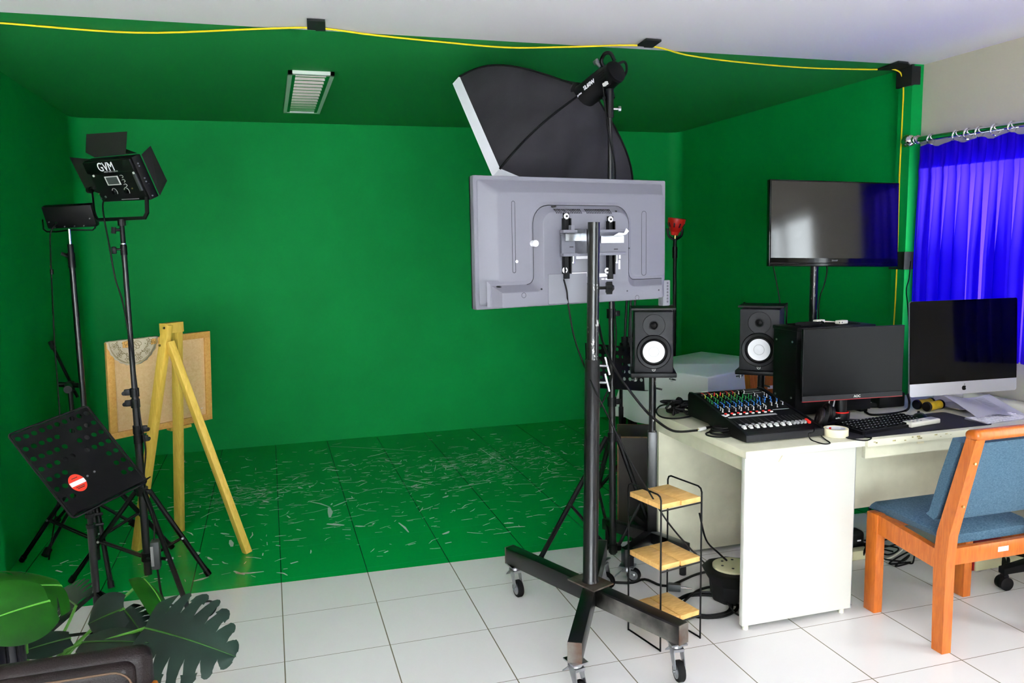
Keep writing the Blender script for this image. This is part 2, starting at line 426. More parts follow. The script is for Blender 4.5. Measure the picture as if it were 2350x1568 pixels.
# window wall with its two openings
W1 = (2.62, 3.66, .98, 1.96)      # behind the curtain
W2 = (.38, 1.66, 0.25, 2.05)      # window nearer the camera
WT = .14
def solidwall(name, y0, y1, z0, z1):
    mb = MB(); mb.bx((XRW, y0, z0), (XRW+WT, y1, z1)); struct(name, mb, 'cream')
mb = MB()
for y0, y1, z0, z1 in ((YF, W2[0], 0, H), (W2[0], W2[1], W2[3], H), (W2[0], W2[1], 0, W2[2]), (W2[1], W1[0], 0, H), (W1[0], W1[1], 0, W1[2]), (W1[0], W1[1], W1[3], H), (W1[1], YG, 0, H)):
    mb.bx((XRW, y0, z0), (XRW+WT, y1, z1))
struct('wall_window_side', mb, 'cream')
WR = (-2.3, 1.2, .3, 2.15)          # unseen rear window, added as fill and sized to brighten floor and ceiling
mb = MB()
for x0, x1, z0, z1 in ((XLW, WR[0], 0, H), (WR[1], XRW, 0, H), (WR[0], WR[1], 0, WR[2]), (WR[0], WR[1], WR[3], H)):
    mb.bx((x0, YF-WT, z0), (x1, YF, z1))
struct('wall_rear', mb, 'cream')
def framed(name, axis, a0, a1, z0, z1, pos, mull):
    mb = MB(); t = .05
    def bar(u0, u1, w0, w1):
        if axis == 'x': mb.bx((pos, u0, w0), (pos+.05, u1, w1))
        else: mb.bx((u0, pos-.05, w0), (u1, pos, w1))
    bar(a0, a0+t, z0, z1); bar(a1-t, a1, z0, z1); bar(a0, a1, z0, z0+t); bar(a0, a1, z1-t, z1)
    for f in mull: bar(a0+(a1-a0)*f-.02, a0+(a1-a0)*f+.02, z0, z1)
    o = struct(name, mb, 'white')
    g = MB()
    if axis == 'x': g.bx((pos+.02, a0+t, z0+t), (pos+.024, a1-t, z1-t))
    else: g.bx((a0+t, pos-.024, z0+t), (a1-t, pos-.02, z1-t))
    q = part('window_pane', g, 'glass', o); return o
framed('window_1', 'x', *W1, XRW+.06, (.5,))
framed('window_2', 'x', *W2, XRW+.06, (.5,))
framed('fill_window', 'y', *WR, YF-.06, (.33, .67))  # frame for the added rear fill opening, out of view

# ------------------------------------------------------------------ daylight, plus added rear fill
def area(name, loc, size, rot, power, col=(1, 1, 1)):
    l = bpy.data.lights.new(name, 'AREA'); l.shape = 'RECTANGLE'; l.size, l.size_y = size; l.energy = power; l.color = col
    o = bpy.data.objects.new(name, l); COL.objects.link(o); o.location = loc; o.rotation_euler = rot; return o
area('daylight_window', (XRW+WT+.12, (W1[0]+W1[1])/2, (W1[2]+W1[3])/2), (W1[3]-W1[2]+.1, W1[1]-W1[0]+.1), (0, PI/2, 0), E_WIN, (.95, .97, 1))
area('daylight_side_window', (XRW+WT+.12, (W2[0]+W2[1])/2, (W2[2]+W2[3])/2), (W2[3]-W2[2], W2[1]-W2[0]), (0, PI/2, 0), E_DOOR, (1, 1, 1))
area('fill_rear', ((WR[0]+WR[1])/2, YF-WT-.12, (WR[2]+WR[3])/2), (WR[1]-WR[0], WR[3]-WR[2]), (PI/2, 0, 0), E_REAR_FILL, (.97, .98, 1))  # added fill light behind the camera, shining through the rear opening
w = bpy.data.worlds.new('sky'); S.world = w; w.use_nodes = True
w.node_tree.nodes['Background'].inputs['Color'].default_value = (.75, .85, 1, 1); w.node_tree.nodes['Background'].inputs['Strength'].default_value = .6
S.view_settings.view_transform = 'Standard'; S.view_settings.look = 'None'; S.view_settings.gamma = 1; S.view_settings.use_curve_mapping = False
S.view_settings.exposure = EXPOSURE

# ------------------------------------------------------------------ ceiling louvre lamp
t = thing('ceiling_lamp', 'long recessed ceiling lamp with mirrored louvre slats in the green ceiling', 'ceiling lamp', (.278, 5.25, H-.02))
x0, x1, y0, y1 = .155, .40, 4.60, 5.93
mb = MB(); w_ = .022
mb.bx((x0, y0, H-.02), (x1, y0+.035, H-.001)); mb.bx((x0, y1-.035, H-.02), (x1, y1, H-.001)); mb.bx((x0, y0, H-.02), (x0+w_, y1, H-.001)); mb.bx((x1-w_, y0, H-.02), (x1, y1, H-.001))
part('lamp_frame', mb, 'lampframe', t)
mb = MB(); mb.bx((x0+w_, y0+.03, H-.004), (x1-w_, y1-.03, H-.002)); part('reflector', mb, 'lampslat', t)
for sx, xa in ((0, x0+w_), (1, x1-w_-.018)):
    mb = MB(); mb.bx((xa, y0+.035, H-.018), (xa+.018, y1-.035, H-.003)); part('side_reflector', mb, 'green', t, 'side strip coloured like its green reflection')  # reflected ceiling green put into the strip's paint colour
for k in range(13):
    y = y0+.09+k*(y1-y0-.17)/12
    mb = MB(); mb.loft([[(x, y-.012, H-.017), (x, y+.004, H-.017), (x, y+.016, H-.004), (x, y-.02, H-.004)] for x in (x0+w_+.018, x1-w_-.018)]); part('louvre_slat', mb, 'lampslat', t)

# ------------------------------------------------------------------ yellow cable, tapes, jamb cable
zc = H-.008
pts = [(-1.28, 3.88, zc), (-1.011, 3.90, zc), (-.5, 3.94, zc), (.0, 3.76, zc-.001), (.25, 3.69, zc), (.5, 3.75, zc), (.79, 3.80, zc), (1.15, 3.84, zc), (1.43, 3.77, zc), (1.80, 3.66, zc), (2.1, 3.79, zc), (2.42, 3.87, zc), (2.9, 3.92, zc), (3.31, 3.88, zc), (3.43, 3.83, zc-.005), (3.466, 3.80, zc-.07), (3.467, 3.795, 2.2), (3.469, 3.80, 1.9), (3.467, 3.79, 1.3), (3.467, 3.80, .8), (3.467, 3.79, .02)]
mb = MB(); mb.tube(spline(pts, 6), .0042, 6)
solo('yellow_cable', mb, 'cable_y', 'thin yellow cable sagging along the front of the green ceiling and down the right column', 'cable')
mb = MB(); mb.tube(spline([(XL+.098, YG+.137, 1.9), (XL+.092, YG+.126, 1.2), (XL+.094, YG+.128, .7), (XL+.09, YG+.124, .3), (XL+.092, YG+.126, .004)], 6), .004, 6)
solo('yellow_cable', mb, 'cable_y', 'yellow cable running down the far left edge of the green stage', 'cable')
def tapeZ(corn, label):
    c = [V((x, y, H-.0035)) for x, y in corn]; mb = MB(); mb.slab(c, (0, 0, -1), .009); return solo('gaffer_tape', mb, 'gaffer', label, 'tape', 'gaffer tape patches holding the yellow cable')
def zz(x, y): p = aZ(x, y, H-.008); return (p.x, p.y)
tapeZ([zz(704, 45), zz(746, 47), zz(747, 69), zz(725, 69), zz(724, 67), zz(705, 66)], 'black tape square holding the yellow cable above the ceiling lamp')
tapeZ([zz(1483, 90), zz(1518, 93), zz(1497, 108), zz(1478, 107), zz(1477, 105), zz(1463, 104)], 'black tape patch on the yellow cable above the softbox lamp')
# corner tape: a ceiling flap and a wrap round the column top
t = thing('gaffer_tape', 'large black tape wrapped round the top corner of the green column above the curtain rod', 'tape', (3.45, 3.78, 2.40), group='gaffer tape patches holding the yellow cable')
mb = MB(); mb.slab([V((*zz(2012, 160), H-.0035)), V((*zz(2062, 142), H-.0035)), V((*zz(2084, 144), H-.0035)), V((3.468, 3.75, H-.0035)), V((3.468, 3.83, H-.0035)), V((*zz(2058, 160), H-.0035))], (0, 0, -1), .009); part('ceiling_flap', mb, 'gaffer', t)
mb = MB(); mb.bx((3.459, 3.728, 2.395), (3.475, 3.845, H-.004)); mb.bx((3.459, 3.7315, 2.40), (3.522, 3.7385, H-.012)); part('column_wrap', mb, 'gaffer', t)
mb = MB(); mb.bx((3.459, 3.728, 1.375), (3.474, 3.845, 1.475)); mb.bx((3.459, 3.7315, 1.375), (3.528, 3.7385, 1.475))
solo('gaffer_tape', mb, 'gaffer', 'black tape band round the green column beside the wall screen', 'tape', 'gaffer tape patches holding the yellow cable')

# ------------------------------------------------------------------ curtain, rod, rings
XC = 3.455
t = thing('curtain_rod', 'shiny chrome curtain rod with a round finial above the blue curtain', 'curtain rod', (XC, 3.70, 2.09))
mb = MB(); mb.cyl((XC, 3.69, 2.09), (XC, 2.45, 2.077), .0155, seg=16); part('rod', mb, 'chrome', t)
mb = MB(); mb.lathe([(.0001, -.001), (.022, .004), (.034, .022), (.037, .040), (.030, .060), (.018, .070), (.016, .078), (.022, .082), (.022, .092), (.016, .096), (.016, .11)], 20, zalign(V((XC, 3.765, 2.092)), V((XC, 3.66, 2.091)))); part('finial', mb, 'chrome', t)
mb = MB(); mb.cyl((XC, 3.66, 2.075), (XRW, 3.66, 2.075), .008); mb.torus((XC, 3.66, 2.09), (0, 1, 0), .02, .005); part('bracket', mb, 'chrome', t)
ring_y = [aX(x, 310, XC).y for x in (2138, 2196, 2222, 2248, 2284, 2323)]
names = ['first', 'second', 'third', 'fourth', 'fifth', 'sixth']
for k, y in enumerate(ring_y):
    zr = 2.09-(3.72-y)*.0099
    mb = MB(); mb.torus((XC, y, zr-.008), (.15, 1, .1), .026, .0042, 22, 6)
    solo('curtain_ring', mb, 'chrome', f'{names[k]} chrome curtain ring from the left end of the curtain rod', 'curtain ring', 'chrome rings on the curtain rod', origin=V((XC, y, zr)))
t = thing('curtain', 'gathered blue curtain hanging from the chrome rod over the window', 'curtain', (XC, 3.0, .95))
mb = MB(); NU, NV = 300, 34; g = []
rc = random.Random(3); ph = [rc.uniform(-.6, .6) for _ in range(40)]
y_a, y_b = 3.645, 2.55
def cpt(u, v):                      # u along the cloth, v from the top
    nf = 13; a = u*nf; k = int(a); f = a-k; p_ = ph[k]*(1-f)+ph[k+1]*f
    z = 2.05-.012*u-v*(1.10)
    open_ = min(1, .25+v*1.4) if v > .11 else .35
    amp = .030*open_*(1+.4*p_)
    x = XC+.004+amp*math.sin(2*PI*a+p_*1.5)
    y = y_a+(y_b-y_a)*u + .030*open_*math.sin(4*PI*a+p_)
    y += (.02-.035*v)*(1-u)*(1 if u < .2 else .4)*-1*0 + .03*math.sin(v*3)*max(0, .12-u)
    if .085 < v < .15: x -= .004
    if v < .11: x += .006*math.sin(2*PI*a*2); z += .010*math.sin(2*PI*u*6.5)
    return V((x, y, z))
vs = [0, .03, .06, .09, .11, .125]+[.125+.875*k/26 for k in range(1, 27)]
for v in vs: g.append([mb.bm.verts.new(cpt(k/NU, v)) for k in range(NU+1)])
top_rows = 4
for i in range(len(vs)-1):
    for k in range(NU):
        f = mb.bm.faces.new((g[i][k], g[i][k+1], g[i+1][k+1], g[i+1][k]))
mb.mark(); part('cloth', mb, 'curtain', t, fixn=False, sharp=180)
mb = MB(); g = []
for v in (0.0, .03, .06, .09, .112):
    g.append([mb.bm.verts.new(cpt(k/NU, v)+V((.004, 0, 0))) for k in range(NU+1)])
for i in range(4):
    for k in range(NU): mb.bm.faces.new((g[i][k], g[i][k+1], g[i+1][k+1], g[i+1][k]))
mb.mark(); part('heading_tape', mb, 'curtain', t, 'doubled darker band along the top', fixn=False, sharp=180)

# ================================================================== ROLLING TV CART
BT, BB = .212, .138                             # beam top and bottom
pL, pR_, pF = aZ(1170, 1254, BT), aZ(1567, 1432, BT), aZ(1319, 1474, BT)
pC = aZ(1352, 1338, BT)
def flat(p, z): return V((p.x, p.y, z))
zc = (BT+BB)/2
cart = thing('tv_cart', 'black steel TV cart on casters with an X shaped base and a tall round pole', 'TV cart', (pC.x, pC.y, 0))
dirL = (flat(pR_, 0)-flat(pL, 0)).normalized()
cen = flat(pL, 0)+dirL*((flat(pC, 0)-flat(pL, 0)).dot(dirL))
mb = MB(); mb.beam(flat(pL, zc), flat(pR_, zc), .05, BT-BB, bev=.002)
bb_ = part('base_beam', mb, 'steel_blk', cart)
sp_ = V((-dirL.y, dirL.x, 0)); sp_ = sp_ if sp_.dot(CAM-cen) > 0 else -sp_
M['wornsteel'] = mat('bare_worn_steel', (24, 23, 22), 0.4, 0.3, rgb2=(120, 116, 110), nscale=7, spec=.4)
mb = MB(); mb.beam(cen+dirL*.05+sp_*.0255+V((0, 0, zc-.004)), flat(pR_, zc-.004)-dirL*.002+sp_*.0255, .0012, BT-BB-.010); part('bare_metal_patch', mb, 'wornsteel', bb_, 'bare scuffed steel side')
dF = (flat(pF, 0)-cen).normalized(); lF = (flat(pF, 0)-cen).length
mb = MB(); mb.beam(cen+dF*.028+V((0, 0, zc)), flat(pF, zc), .05, BT-BB, bev=.002); part('base_arm', mb, 'steel_blk', cart)
bk = cen-dF*lF*.95
mb = MB(); mb.beam(cen-dF*.028+V((0, 0, zc)), flat(bk, zc), .05, BT-BB, bev=.002); part('base_arm', mb, 'steel_blk', cart)
for p, d in ((flat(pL, 0), -dirL), (flat(pR_, 0), dirL), (flat(pF, 0), dF), (bk, -dF)):
    mb = MB(); mb.beam(p+d*.0015+V((0, 0, zc)), p+d*.005+V((0, 0, zc)), .05, BT-BB)
    part('end_plate', mb, 'rawsteel', cart, 'bare rusty steel end plate')
mb = MB(); c3 = cen+V((0, 0, BT))
mb.prism([(-.075, -.055), (.075, -.055), (.075, .055), (-.075, .055)], 0, .006, frame(c3, dirL, V((-dirL.y, dirL.x, 0)), V((0, 0, 1)))); part('gusset_plate', mb, 'rawsteel', cart, 'welded steel plate under the pole')
def caster(p, heading, parent, wheelm='rubber', tread=None, r=.038):
    """swivel caster under point p (xy); heading = direction the wheel trails"""
    h = V((heading[0], heading[1], 0)).normalized(); s = V((-h.y, h.x, 0)); z1 = BB
    T = frame(V((p.x, p.y, 0)), h, s, V((0, 0, 1)))
    mb = MB(); mb.bx((-.035, -.03, z1-.006), (.035, .03, z1), T); mb.cyl(T @ V((0, 0, z1-.006)), T @ V((0, 0, z1-.022)), .02, .024)
    for sg in (1, -1):
        mb.prism([(-.022, z1-.02), (.026, z1-.02), (.042, .052), (.032, .04), (.02, .046)], sg*.0165, sg*.0195, T @ frame(V((0, 0, 0)), V((1, 0, 0)), V((0, 0, 1)), V((0, 1, 0))))
    mb.bx((-.022, -.0195, z1-.03), (.03, .0195, z1-.02), T); mb.cyl(T @ V((.03, -.024, r)), T @ V((.03, .024, r)), .006)
    f = part('caster_fork', mb, 'zinc', parent)
    mb = MB(); mb.loft([[T @ V((-.028-d*.0, y, z)) for y, z in ((-.014, z1-.036), (.014, z1-.036), (.014, z1-.032), (-.014, z1-.032))] for d in (0,)]+[[T @ V((-.06, y, z)) for y, z in ((-.017, z1-.066), (.017, z1-.066), (.017, z1-.061), (-.017, z1-.061))]]); part('brake_pedal', mb, 'zinc', f)
    mb = MB(); a, b = T @ V((.03, -.012, r)), T @ V((.03, .012, r)); Tz = zalign(a, b)
    mb.lathe([(r*.68, -.001), (r*.92, 0), (r, .004), (r, .020), (r*.92, .024), (r*.68, .025)], 28, Tz)
    q = part('wheel', mb, wheelm, f)
    mb = MB(); mb.lathe([(.006, -.005), (r*.28, -.004), (r*.36, -.001), (r*.68, -.0015), (r*.68, .0255), (r*.36, .025), (r*.28, .028), (.006, .029)], 24, Tz); part('hub', mb, 'zinc', q)
    return f
fL = flat(pL, 0)+dirL*.035; fR = flat(pR_, 0)-dirL*.03; fF = flat(pF, 0)-dF*.02; fB = bk+dF*.03
caster(fL, (.15, -1), cart); caster(fR, (-.1, -1), cart); caster(fF, (.2, -1), cart); caster(fB, (.5, -.6), cart)
# pole
PY = cen.y
def ppx(x, y): return aY(x, y, PY)
b0 = cen+V((0, 0, BT+.006)); top = ppx(1363, 510); mid = ppx(1359, 826); joint = ppx(1361, 652)
ax = (V((top.x, PY, top.z))-b0)
def pat(z): return b0+ax*((z-b0.z)/ax.z)
mb = MB(); mb.lathe([(.034, 0), (.031, .008), (.030, .01), (.030, mid.z-b0.z), (.0305, mid.z-b0.z+.001)], 28, zalign(b0, pat(mid.z))); part('lower_tube', mb, 'steel_blk', cart)
M['steel_scr'] = mat('scratched_black_steel', (11, 11, 13), 0.28, 0.0, spec=0.5)
def scratched(m):
    nt = m.node_tree; b = nt.nodes['Principled BSDF']; L = nt.links
    tc = nt.nodes.new('ShaderNodeTexCoord'); mp = nt.nodes.new('ShaderNodeMapping'); mp.inputs['Scale'].default_value = (1, 1, .35)
    n = nt.nodes.new('ShaderNodeTexNoise'); n.inputs['Scale'].default_value = 42; n.inputs['Detail'].default_value = 8; n.inputs['Roughness'].default_value = .7
    r = nt.nodes.new('ShaderNodeValToRGB'); r.color_ramp.elements[0].position = .60; r.color_ramp.elements[1].position = .62
    r.color_ramp.elements[0].color = lin((11, 11, 13)); r.color_ramp.elements[1].color = lin((180, 178, 175))
    L.new(tc.outputs['Object'], mp.inputs['Vector']); L.new(mp.outputs['Vector'], n.inputs['Vector']); L.new(n.outputs['Fac'], r.inputs['Fac']); L.new(r.outputs['Color'], b.inputs['Base Color'])
scratched(M['steel_scr'])
mb = MB(); mb.cyl(pat(mid.z-.02), pat(joint.z), .0235, seg=24); part('middle_tube', mb, 'steel_scr', cart, 'scratched black tube with bare marks')
mb = MB(); mb.cyl(pat(joint.z), pat(joint.z+.004), .0245, seg=24); mb.cyl(pat(joint.z+.004), pat(top.z), .0228, seg=24); part('upper_tube', mb, 'steel_blk', cart)
def tbolt(px, py, L, dirx=1):
    c = ppx(px, py); a = pat(c.z); d = (RX*.9+RF*-.3); d.z = 0; d.normalize()
    mb = MB(); mb.cyl(a+d*.026, a+d*(.026+L), .005, seg=10); e = a+d*(.026+L-.004)
    cs0 = part('clamp_screw', mb, 'zinc', cart); mb = MB(); mb.cyl(e+V((-.008, 0, .035)), e+V((.01, 0, -.035)), .0045, seg=8); part('clamp_handle', mb, 'zinc', cs0)
tbolt(1376, 838, .035); tbolt(1376, 876, .035)
c = ppx(1376, 661); a = pat(c.z); d = V((.97, -.24, 0))
mb = MB(); mb.cyl(a+d*.02, a+d*.055, .006, seg=10)
prof = []
for k in range(28):
    an = 2*PI*k/28; rr = .021+.004*math.cos(7*an); prof.append((rr*math.cos(an), rr*math.sin(an)))
mb.prism(prof, 0, .022, zalign(a+d*.05, a+d*.09)); mb.cyl(a+d*.072, a+d*.08, .014, .008); part('clamp_knob', mb, 'blk', cart)

# ------------------------------------------------------------------ television seen from behind
th = math.radians(12.8)
U = V((math.cos(th), math.sin(th), 0)); N = V((math.sin(th), -math.cos(th), 0)); ZU = V((0, 0, 1))
C0 = (aY(1089, 387, 2.96)+aY(1528, 428, 3.165)+aY(1523, 697, 3.165)+aY(1086, 698, 2.96))/4
TV = thing('television', 'big flat television seen from its grey back, mounted on the steel cart', 'television', T=frame(C0, U, -N, ZU))
def tvq(x, y, off=.04):                # measured point on the plane `off` behind the base plane -> local (u, w)
    p = aP(x, y, C0+N*off, N)-C0; return p.dot(U), p.dot(ZU)
TL, TR, BR, BL = tvq(1089, 387, 0), tvq(1528, 428, 0), tvq(1523, 697, 0), tvq(1086, 698, 0)
hw = (TR[0]+BR[0]-TL[0]-BL[0])/4; hh = (TL[1]+TR[1]-BL[1]-BR[1])/4
def lp(pts, off): return [V((u, -off, w)) for u, w in pts]     # local: +y is -N, so off towards viewer is -y
def rr(u0, u1, w0, w1, r): return [((u0+u1)/2+x, (w0+w1)/2+y) for x, y in rrect(u1-u0, w1-w0, r, 4)]
mb = MB()
mb.loft([lp(rr(-hw, hw, -hh, hh, .006), -.022), lp(rr(-hw, hw, -hh, hh, .006), .0), lp(rr(-hw+.002, hw-.002, -hh+.002, hh-.002, .006), .003),
         lp(rr(-hw+.014, hw-.014, -hh+.012, hh-.012, .008), .003), lp(rr(-hw+.018, hw-.018, -hh+.016, hh-.016, .01), .001),
         lp(rr(-hw+.075, hw-.045, -hh+.05, hh-.062, .02), .046), lp(rr(-hw+.08, hw-.05, -hh+.055, hh-.067, .02), .048)], cap0=True)
part('back_panel', mb, 'tvgrey', TV, local=True, sharp=20)
mb = MB(); mb.loft([lp(rr(-hw+.001, hw-.001, -hh+.001, hh-.001, .006), -.024), lp(rr(-hw+.001, hw-.001, -hh+.001, hh-.001, .006), -.032)]); part('front_bezel', mb, 'blk', TV, local=True)
mb = MB(); mb.loft([lp(rr(-hw+.012, hw-.012, -hh+.02, hh-.012, .002), -.033), lp(rr(-hw+.012, hw-.012, -hh+.02, hh-.012, .002), -.034)]); part('screen', mb, 'screen', TV, local=True)
# raised electronics hump: arch joined to a bottom band
aL, aR, aT = tvq(1221, 560, .045)[0], tvq(1440, 580, .045)[0], tvq(1330, 472, .045)[1]
bT = tvq(1150, 655, .03)[1]; b0_, b1_ = -hw+.045, hw-.06
def hump(inset, off, rtop):
    L_, R_, T_, B_ = aL+inset, aR-inset, aT-inset, -hh+.012
    pts = [(b0_+inset, B_), (b1_-inset, B_), (b1_-inset, bT-inset)]
    rb = .03
    for k in range(5):
        a = math.radians(-90-90*k/4); pts.append((R_+rb+rb*math.cos(a), bT-inset+rb+rb*math.sin(a)))
    for k in range(7):
        a = math.radians(0+90*k/6); pts.append((R_-rtop+rtop*math.cos(a), T_-rtop+rtop*math.sin(a)))
    for k in range(7):
        a = math.radians(90+90*k/6); pts.append((L_+rtop+rtop*math.cos(a), T_-rtop+rtop*math.sin(a)))
    for k in range(5):
        a = math.radians(0-90*k/4); pts.append((L_-rb+rb*math.cos(a), bT-inset+rb+rb*math.sin(a)))
    pts.append((b0_+inset, bT-inset)); return lp(pts, off)
mb = MB(); mb.loft([hump(-.018, .046, .075), hump(-.006, .051, .07), hump(0, .051, .07)], cap1=False, cap0=False); mb.loft([hump(0, .051, .07), hump(.026, .085, .05), hump(.029, .0865, .05)]); part('electronics_cover', mb, 'tvgrey', TV, local=True, sharp=20)
mb = MB(); mb.tube(hump(.0, .0525, .07)[2:-1], .0012, 4); part('panel_gap', mb, 'groove', TV, local=True)
def ovalring(px, y0, y1):
    u0, w1 = tvq(px-5, y0, .032); u1, w0 = tvq(px+5, y1, .032)
    mb = MB(); mb.tube(lp(rr(u0, u1, w0, w1, (u1-u0)*.49), .0485), .0009, 4, closed=True); part('rib_groove', mb, 'groove', TV, local=True)
ovalring(1174, 462, 626); ovalring(1472, 485, 632)
for xa, xb, ya in ((1271, 1332, 481), (1341, 1400, 488)):
    for k in range(15):
        f = k/14; u = tvq(xa+(xb-xa-4)*f, ya+4*f, .075)[0]; w = tvq(1335, 484, .075)[1]
        mb = MB(); mb.loft([[V((u, -.054, w+.007)), V((u+.0026, -.054, w+.007)), V((u+.0064, -.070, w-.011)), V((u+.0038, -.070, w-.011))], [V((u, -.0775, w+.007)), V((u+.0026, -.0775, w+.007)), V((u+.0064, -.0905, w-.011)), V((u+.0038, -.0905, w-.011))]])
        part('vent_slot', mb, 'groove', TV, local=True)
def sticker(x0, y0, x1, y1, off, m='paper', nm='label_sticker', lab=None):
    a = tvq(x0, y0, off); b = tvq(x1, y1, off)
    mb = MB(); mb.bx((a[0], -off-.0012, b[1]), (b[0], -off, a[1])); part(nm, mb, m, TV, lab, local=True)
sticker(1322, 588, 1349, 594, .0872); sticker(1299, 627, 1347, 635, .0872); sticker(1374, 628, 1396, 635, .0872); sticker(1397, 629, 1406, 635, .0872); sticker(1380, 639, 1387, 642, .0872); sticker(1389, 638, 1406, 642, .0872)
sticker(1420, 582, 1424, 594, .0872); sticker(1419, 597, 1423, 618, .0872)
for x, y, r_ in ((1225.5, 559, .0125), (1189, 600.5, .006)):
    off = .05 if x > 1200 else .0485
    u, w = tvq(x, y, off+.01); mb = MB(); mb.cyl((u, -off, w), (u, -off-(.025 if x > 1200 else .0012), w), r_, seg=20); part('round_sticker', mb, 'paper', TV, local=True)
for x, y in ((1202, 678), (1462, 683)):
    u, w = tvq(x, y, .086); mb = MB(); mb.torus((u, -.0868, w), (0, 1, 0), .0095, .0008, 20, 4); part('knock_out', mb, 'groove', TV, local=True)
for x, y in ((1232, 663), (1138, 658), (1263, 475), (1402, 486), (1431, 570), (1427, 667), (1499, 665)):
    u, w = tvq(x, y, .05); mb = MB(); mb.cyl((u, -.06, w), (u, -.0872, w), .0035, seg=10); part('screw', mb, 'groove', TV, local=True)
a = tvq(1511, 644, .03); b = tvq(1526, 702, .03)
mb = MB(); mb.bx((hw-.036, .0, b[1]), (hw+.004, -.034, a[1]), bev=.004); q = part('button_pod', mb, 'tvgrey2', TV, local=True)
for k in range(7):
    w = a[1]-.012-k*(a[1]-b[1]-.03)/6
    mb = MB(); mb.torus((hw-.012, -.0345, w), (0, 1, 0), .0036, .0008, 12, 4); mb.cyl((hw-.012, -.033, w), (hw-.012, -.0348, w), .0012, seg=8); part('button', mb, 'groove', q, local=True)
mb = MB(); mb.bx((tvq(1286, 590, .088)[0], -.0868, tvq(1286, 624, .088)[1]), (tvq(1345, 590, .088)[0], -.0875, tvq(1286, 598, .088)[1])); part('rating_plate', mb, 'tvgrey2', TV, local=True)
mb = MB(); mb.bx((tvq(1258, 628, .088)[0], -.085, -hh+.012), (tvq(1347, 628, .088)[0], -.090, tvq(1258, 630, .088)[1]), bev=.003); part('socket_cover', mb, 'tvgrey2', TV, local=True)

# VESA bracket of the cart (built in the television frame, so in world through C0,U,N)
def tw(u, w, off): return C0+U*u+ZU*w+N*off
def wb(mb, u0, u1, w0, w1, o0, o1, bev=0):
    mb.bx((u0, -o1, w0), (u1, -o0, w1), frame(C0, U, -N, ZU), bev)
for xt, yt, xb, yb in ((1292, 490, 1289, 640), (1393, 497, 1385, 641)):
    u, w1 = tvq(xt, yt, .075); u2, w0 = tvq(xb, yb, .075)
    mb = MB(); wb(mb, u-.012, u+.012, w0, w1, .090, .102, .002); wb(mb, u-.016, u-.012, w0+.02, w1-.02, .090, .110); wb(mb, u+.012, u+.016, w0+.02, w1-.02, .090, .110)
    ra = part('mount_rail', mb, 'blk', cart)
    for y, x in ((yt+7, xt), (yb-20, xb)):
        uu, ww = tvq(x, y, .08); mb = MB(); mb.cyl(tw(uu, ww, .102), tw(uu, ww, .105), .0115, seg=20); wz = part('washer', mb, 'paper', ra)
        mb = MB(); mb.cyl(tw(uu, ww, .105), tw(uu, ww, .109), .0045, seg=6); part('bolt_head', mb, 'blk', wz)
    uu = u+.026; ww = tvq(xt, 592, .08)[1]
    mb = MB(); mb.cyl(tw(uu, ww-.018, .105), tw(uu, ww+.03, .105), .0035, seg=10); mb.cyl(tw(uu, ww-.022, .105), tw(uu, ww-.016, .105), .007, seg=6); part('lock_screw', mb, 'zinc', ra)
uL, wT = tvq(1284, 527, .1); uR, wB = tvq(1424, 585, .1)
mb = MB()
wb(mb, uL, uR, wB+.012, wT-.012, .110, .116); wb(mb, uL-.004, uR, wT-.014, wT-.002, .110, .134, .001); wb(mb, uL-.004, uR, wB, wB+.012, .110, .134, .001)
mp_ = part('mount_plate', mb, 'tvgrey', cart)
for x, y in ((1306, 567), (1408, 572)):
    u, w = tvq(x, y, .1); mb = MB(); wb(mb, u-.009, u+.009, w-.0025, w+.0025, .1162, .1172); part('slot', mb, 'groove', mp_)
# two welded angle bars from plate to pole
for x0, x1, y0 in ((1291, 1357, 545), (1372, 1424, 550)):
    u0, w0 = tvq(x0, y0, .13); u1, _ = tvq(x1, y0, .13)
    mb = MB(); wb(mb, u0, u1, w0-.014, w0+.014, .148, .152); wb(mb, u0, u1, w0+.010, w0+.014, .116, .152); part('angle_bar', mb, 'zinc', cart)
mb = MB(); pj = pat(C0.z+.5*(wT+wB)); q = tw((pj-C0).dot(U), (wT+wB)/2, .09)
wb(mb, (pj-C0).dot(U)-.02, (pj-C0).dot(U)+.02, wB+.01, wT, .1165, max(.12, (pj-C0).dot(N)-.018)); part('mount_spacer', mb, 'zinc', cart)
u, w = tvq(1305, 533, .1); mb = MB(); wb(mb, u-.008, u+.008, wT-.002, wT+.016, .112, .13); part('level_block', mb, 'tvgrey2', cart)
# curled white paper tag stuck in the bracket
mb = MB(); pts = [(1408, 541), (1420, 534), (1432, 535), (1437, 524), (1442, 529), (1443, 531), (1437, 538), (1424, 542)]
mb.slab([aP(x, y, C0+N*(.15-.002*k), N) for k, (x, y) in enumerate(pts)], N, .0008)
solo('paper_tag', mb, 'paper', 'curled white paper tag tucked into the television bracket', 'paper tag')
# power lead hanging from the television to the floor near the rack
p = [tw(*tvq(1289, 641, .1), .115), tw(*tvq(1296, 668, .1), .115), aD(1304, 697, 3.16), aD(1318, 775, 3.13), aD(1345, 850, 3.12), aD(1370, 905, 3.0), aD(1410, 985, 2.95), aD(1450, 1065, 2.95), aD(1487, 1125, 3.05), aD(1530, 1195, 3.1), aD(1580, 1255, 3.1), aZ(1625, 1300, .015), aZ(1655, 1322, .012)]
mb = MB(); mb.tube(spline(p, 6), .0034, 6)
solo('power_lead', mb, 'rubber', 'long grey power lead sagging from the back of the television to the cable reel', 'cable')

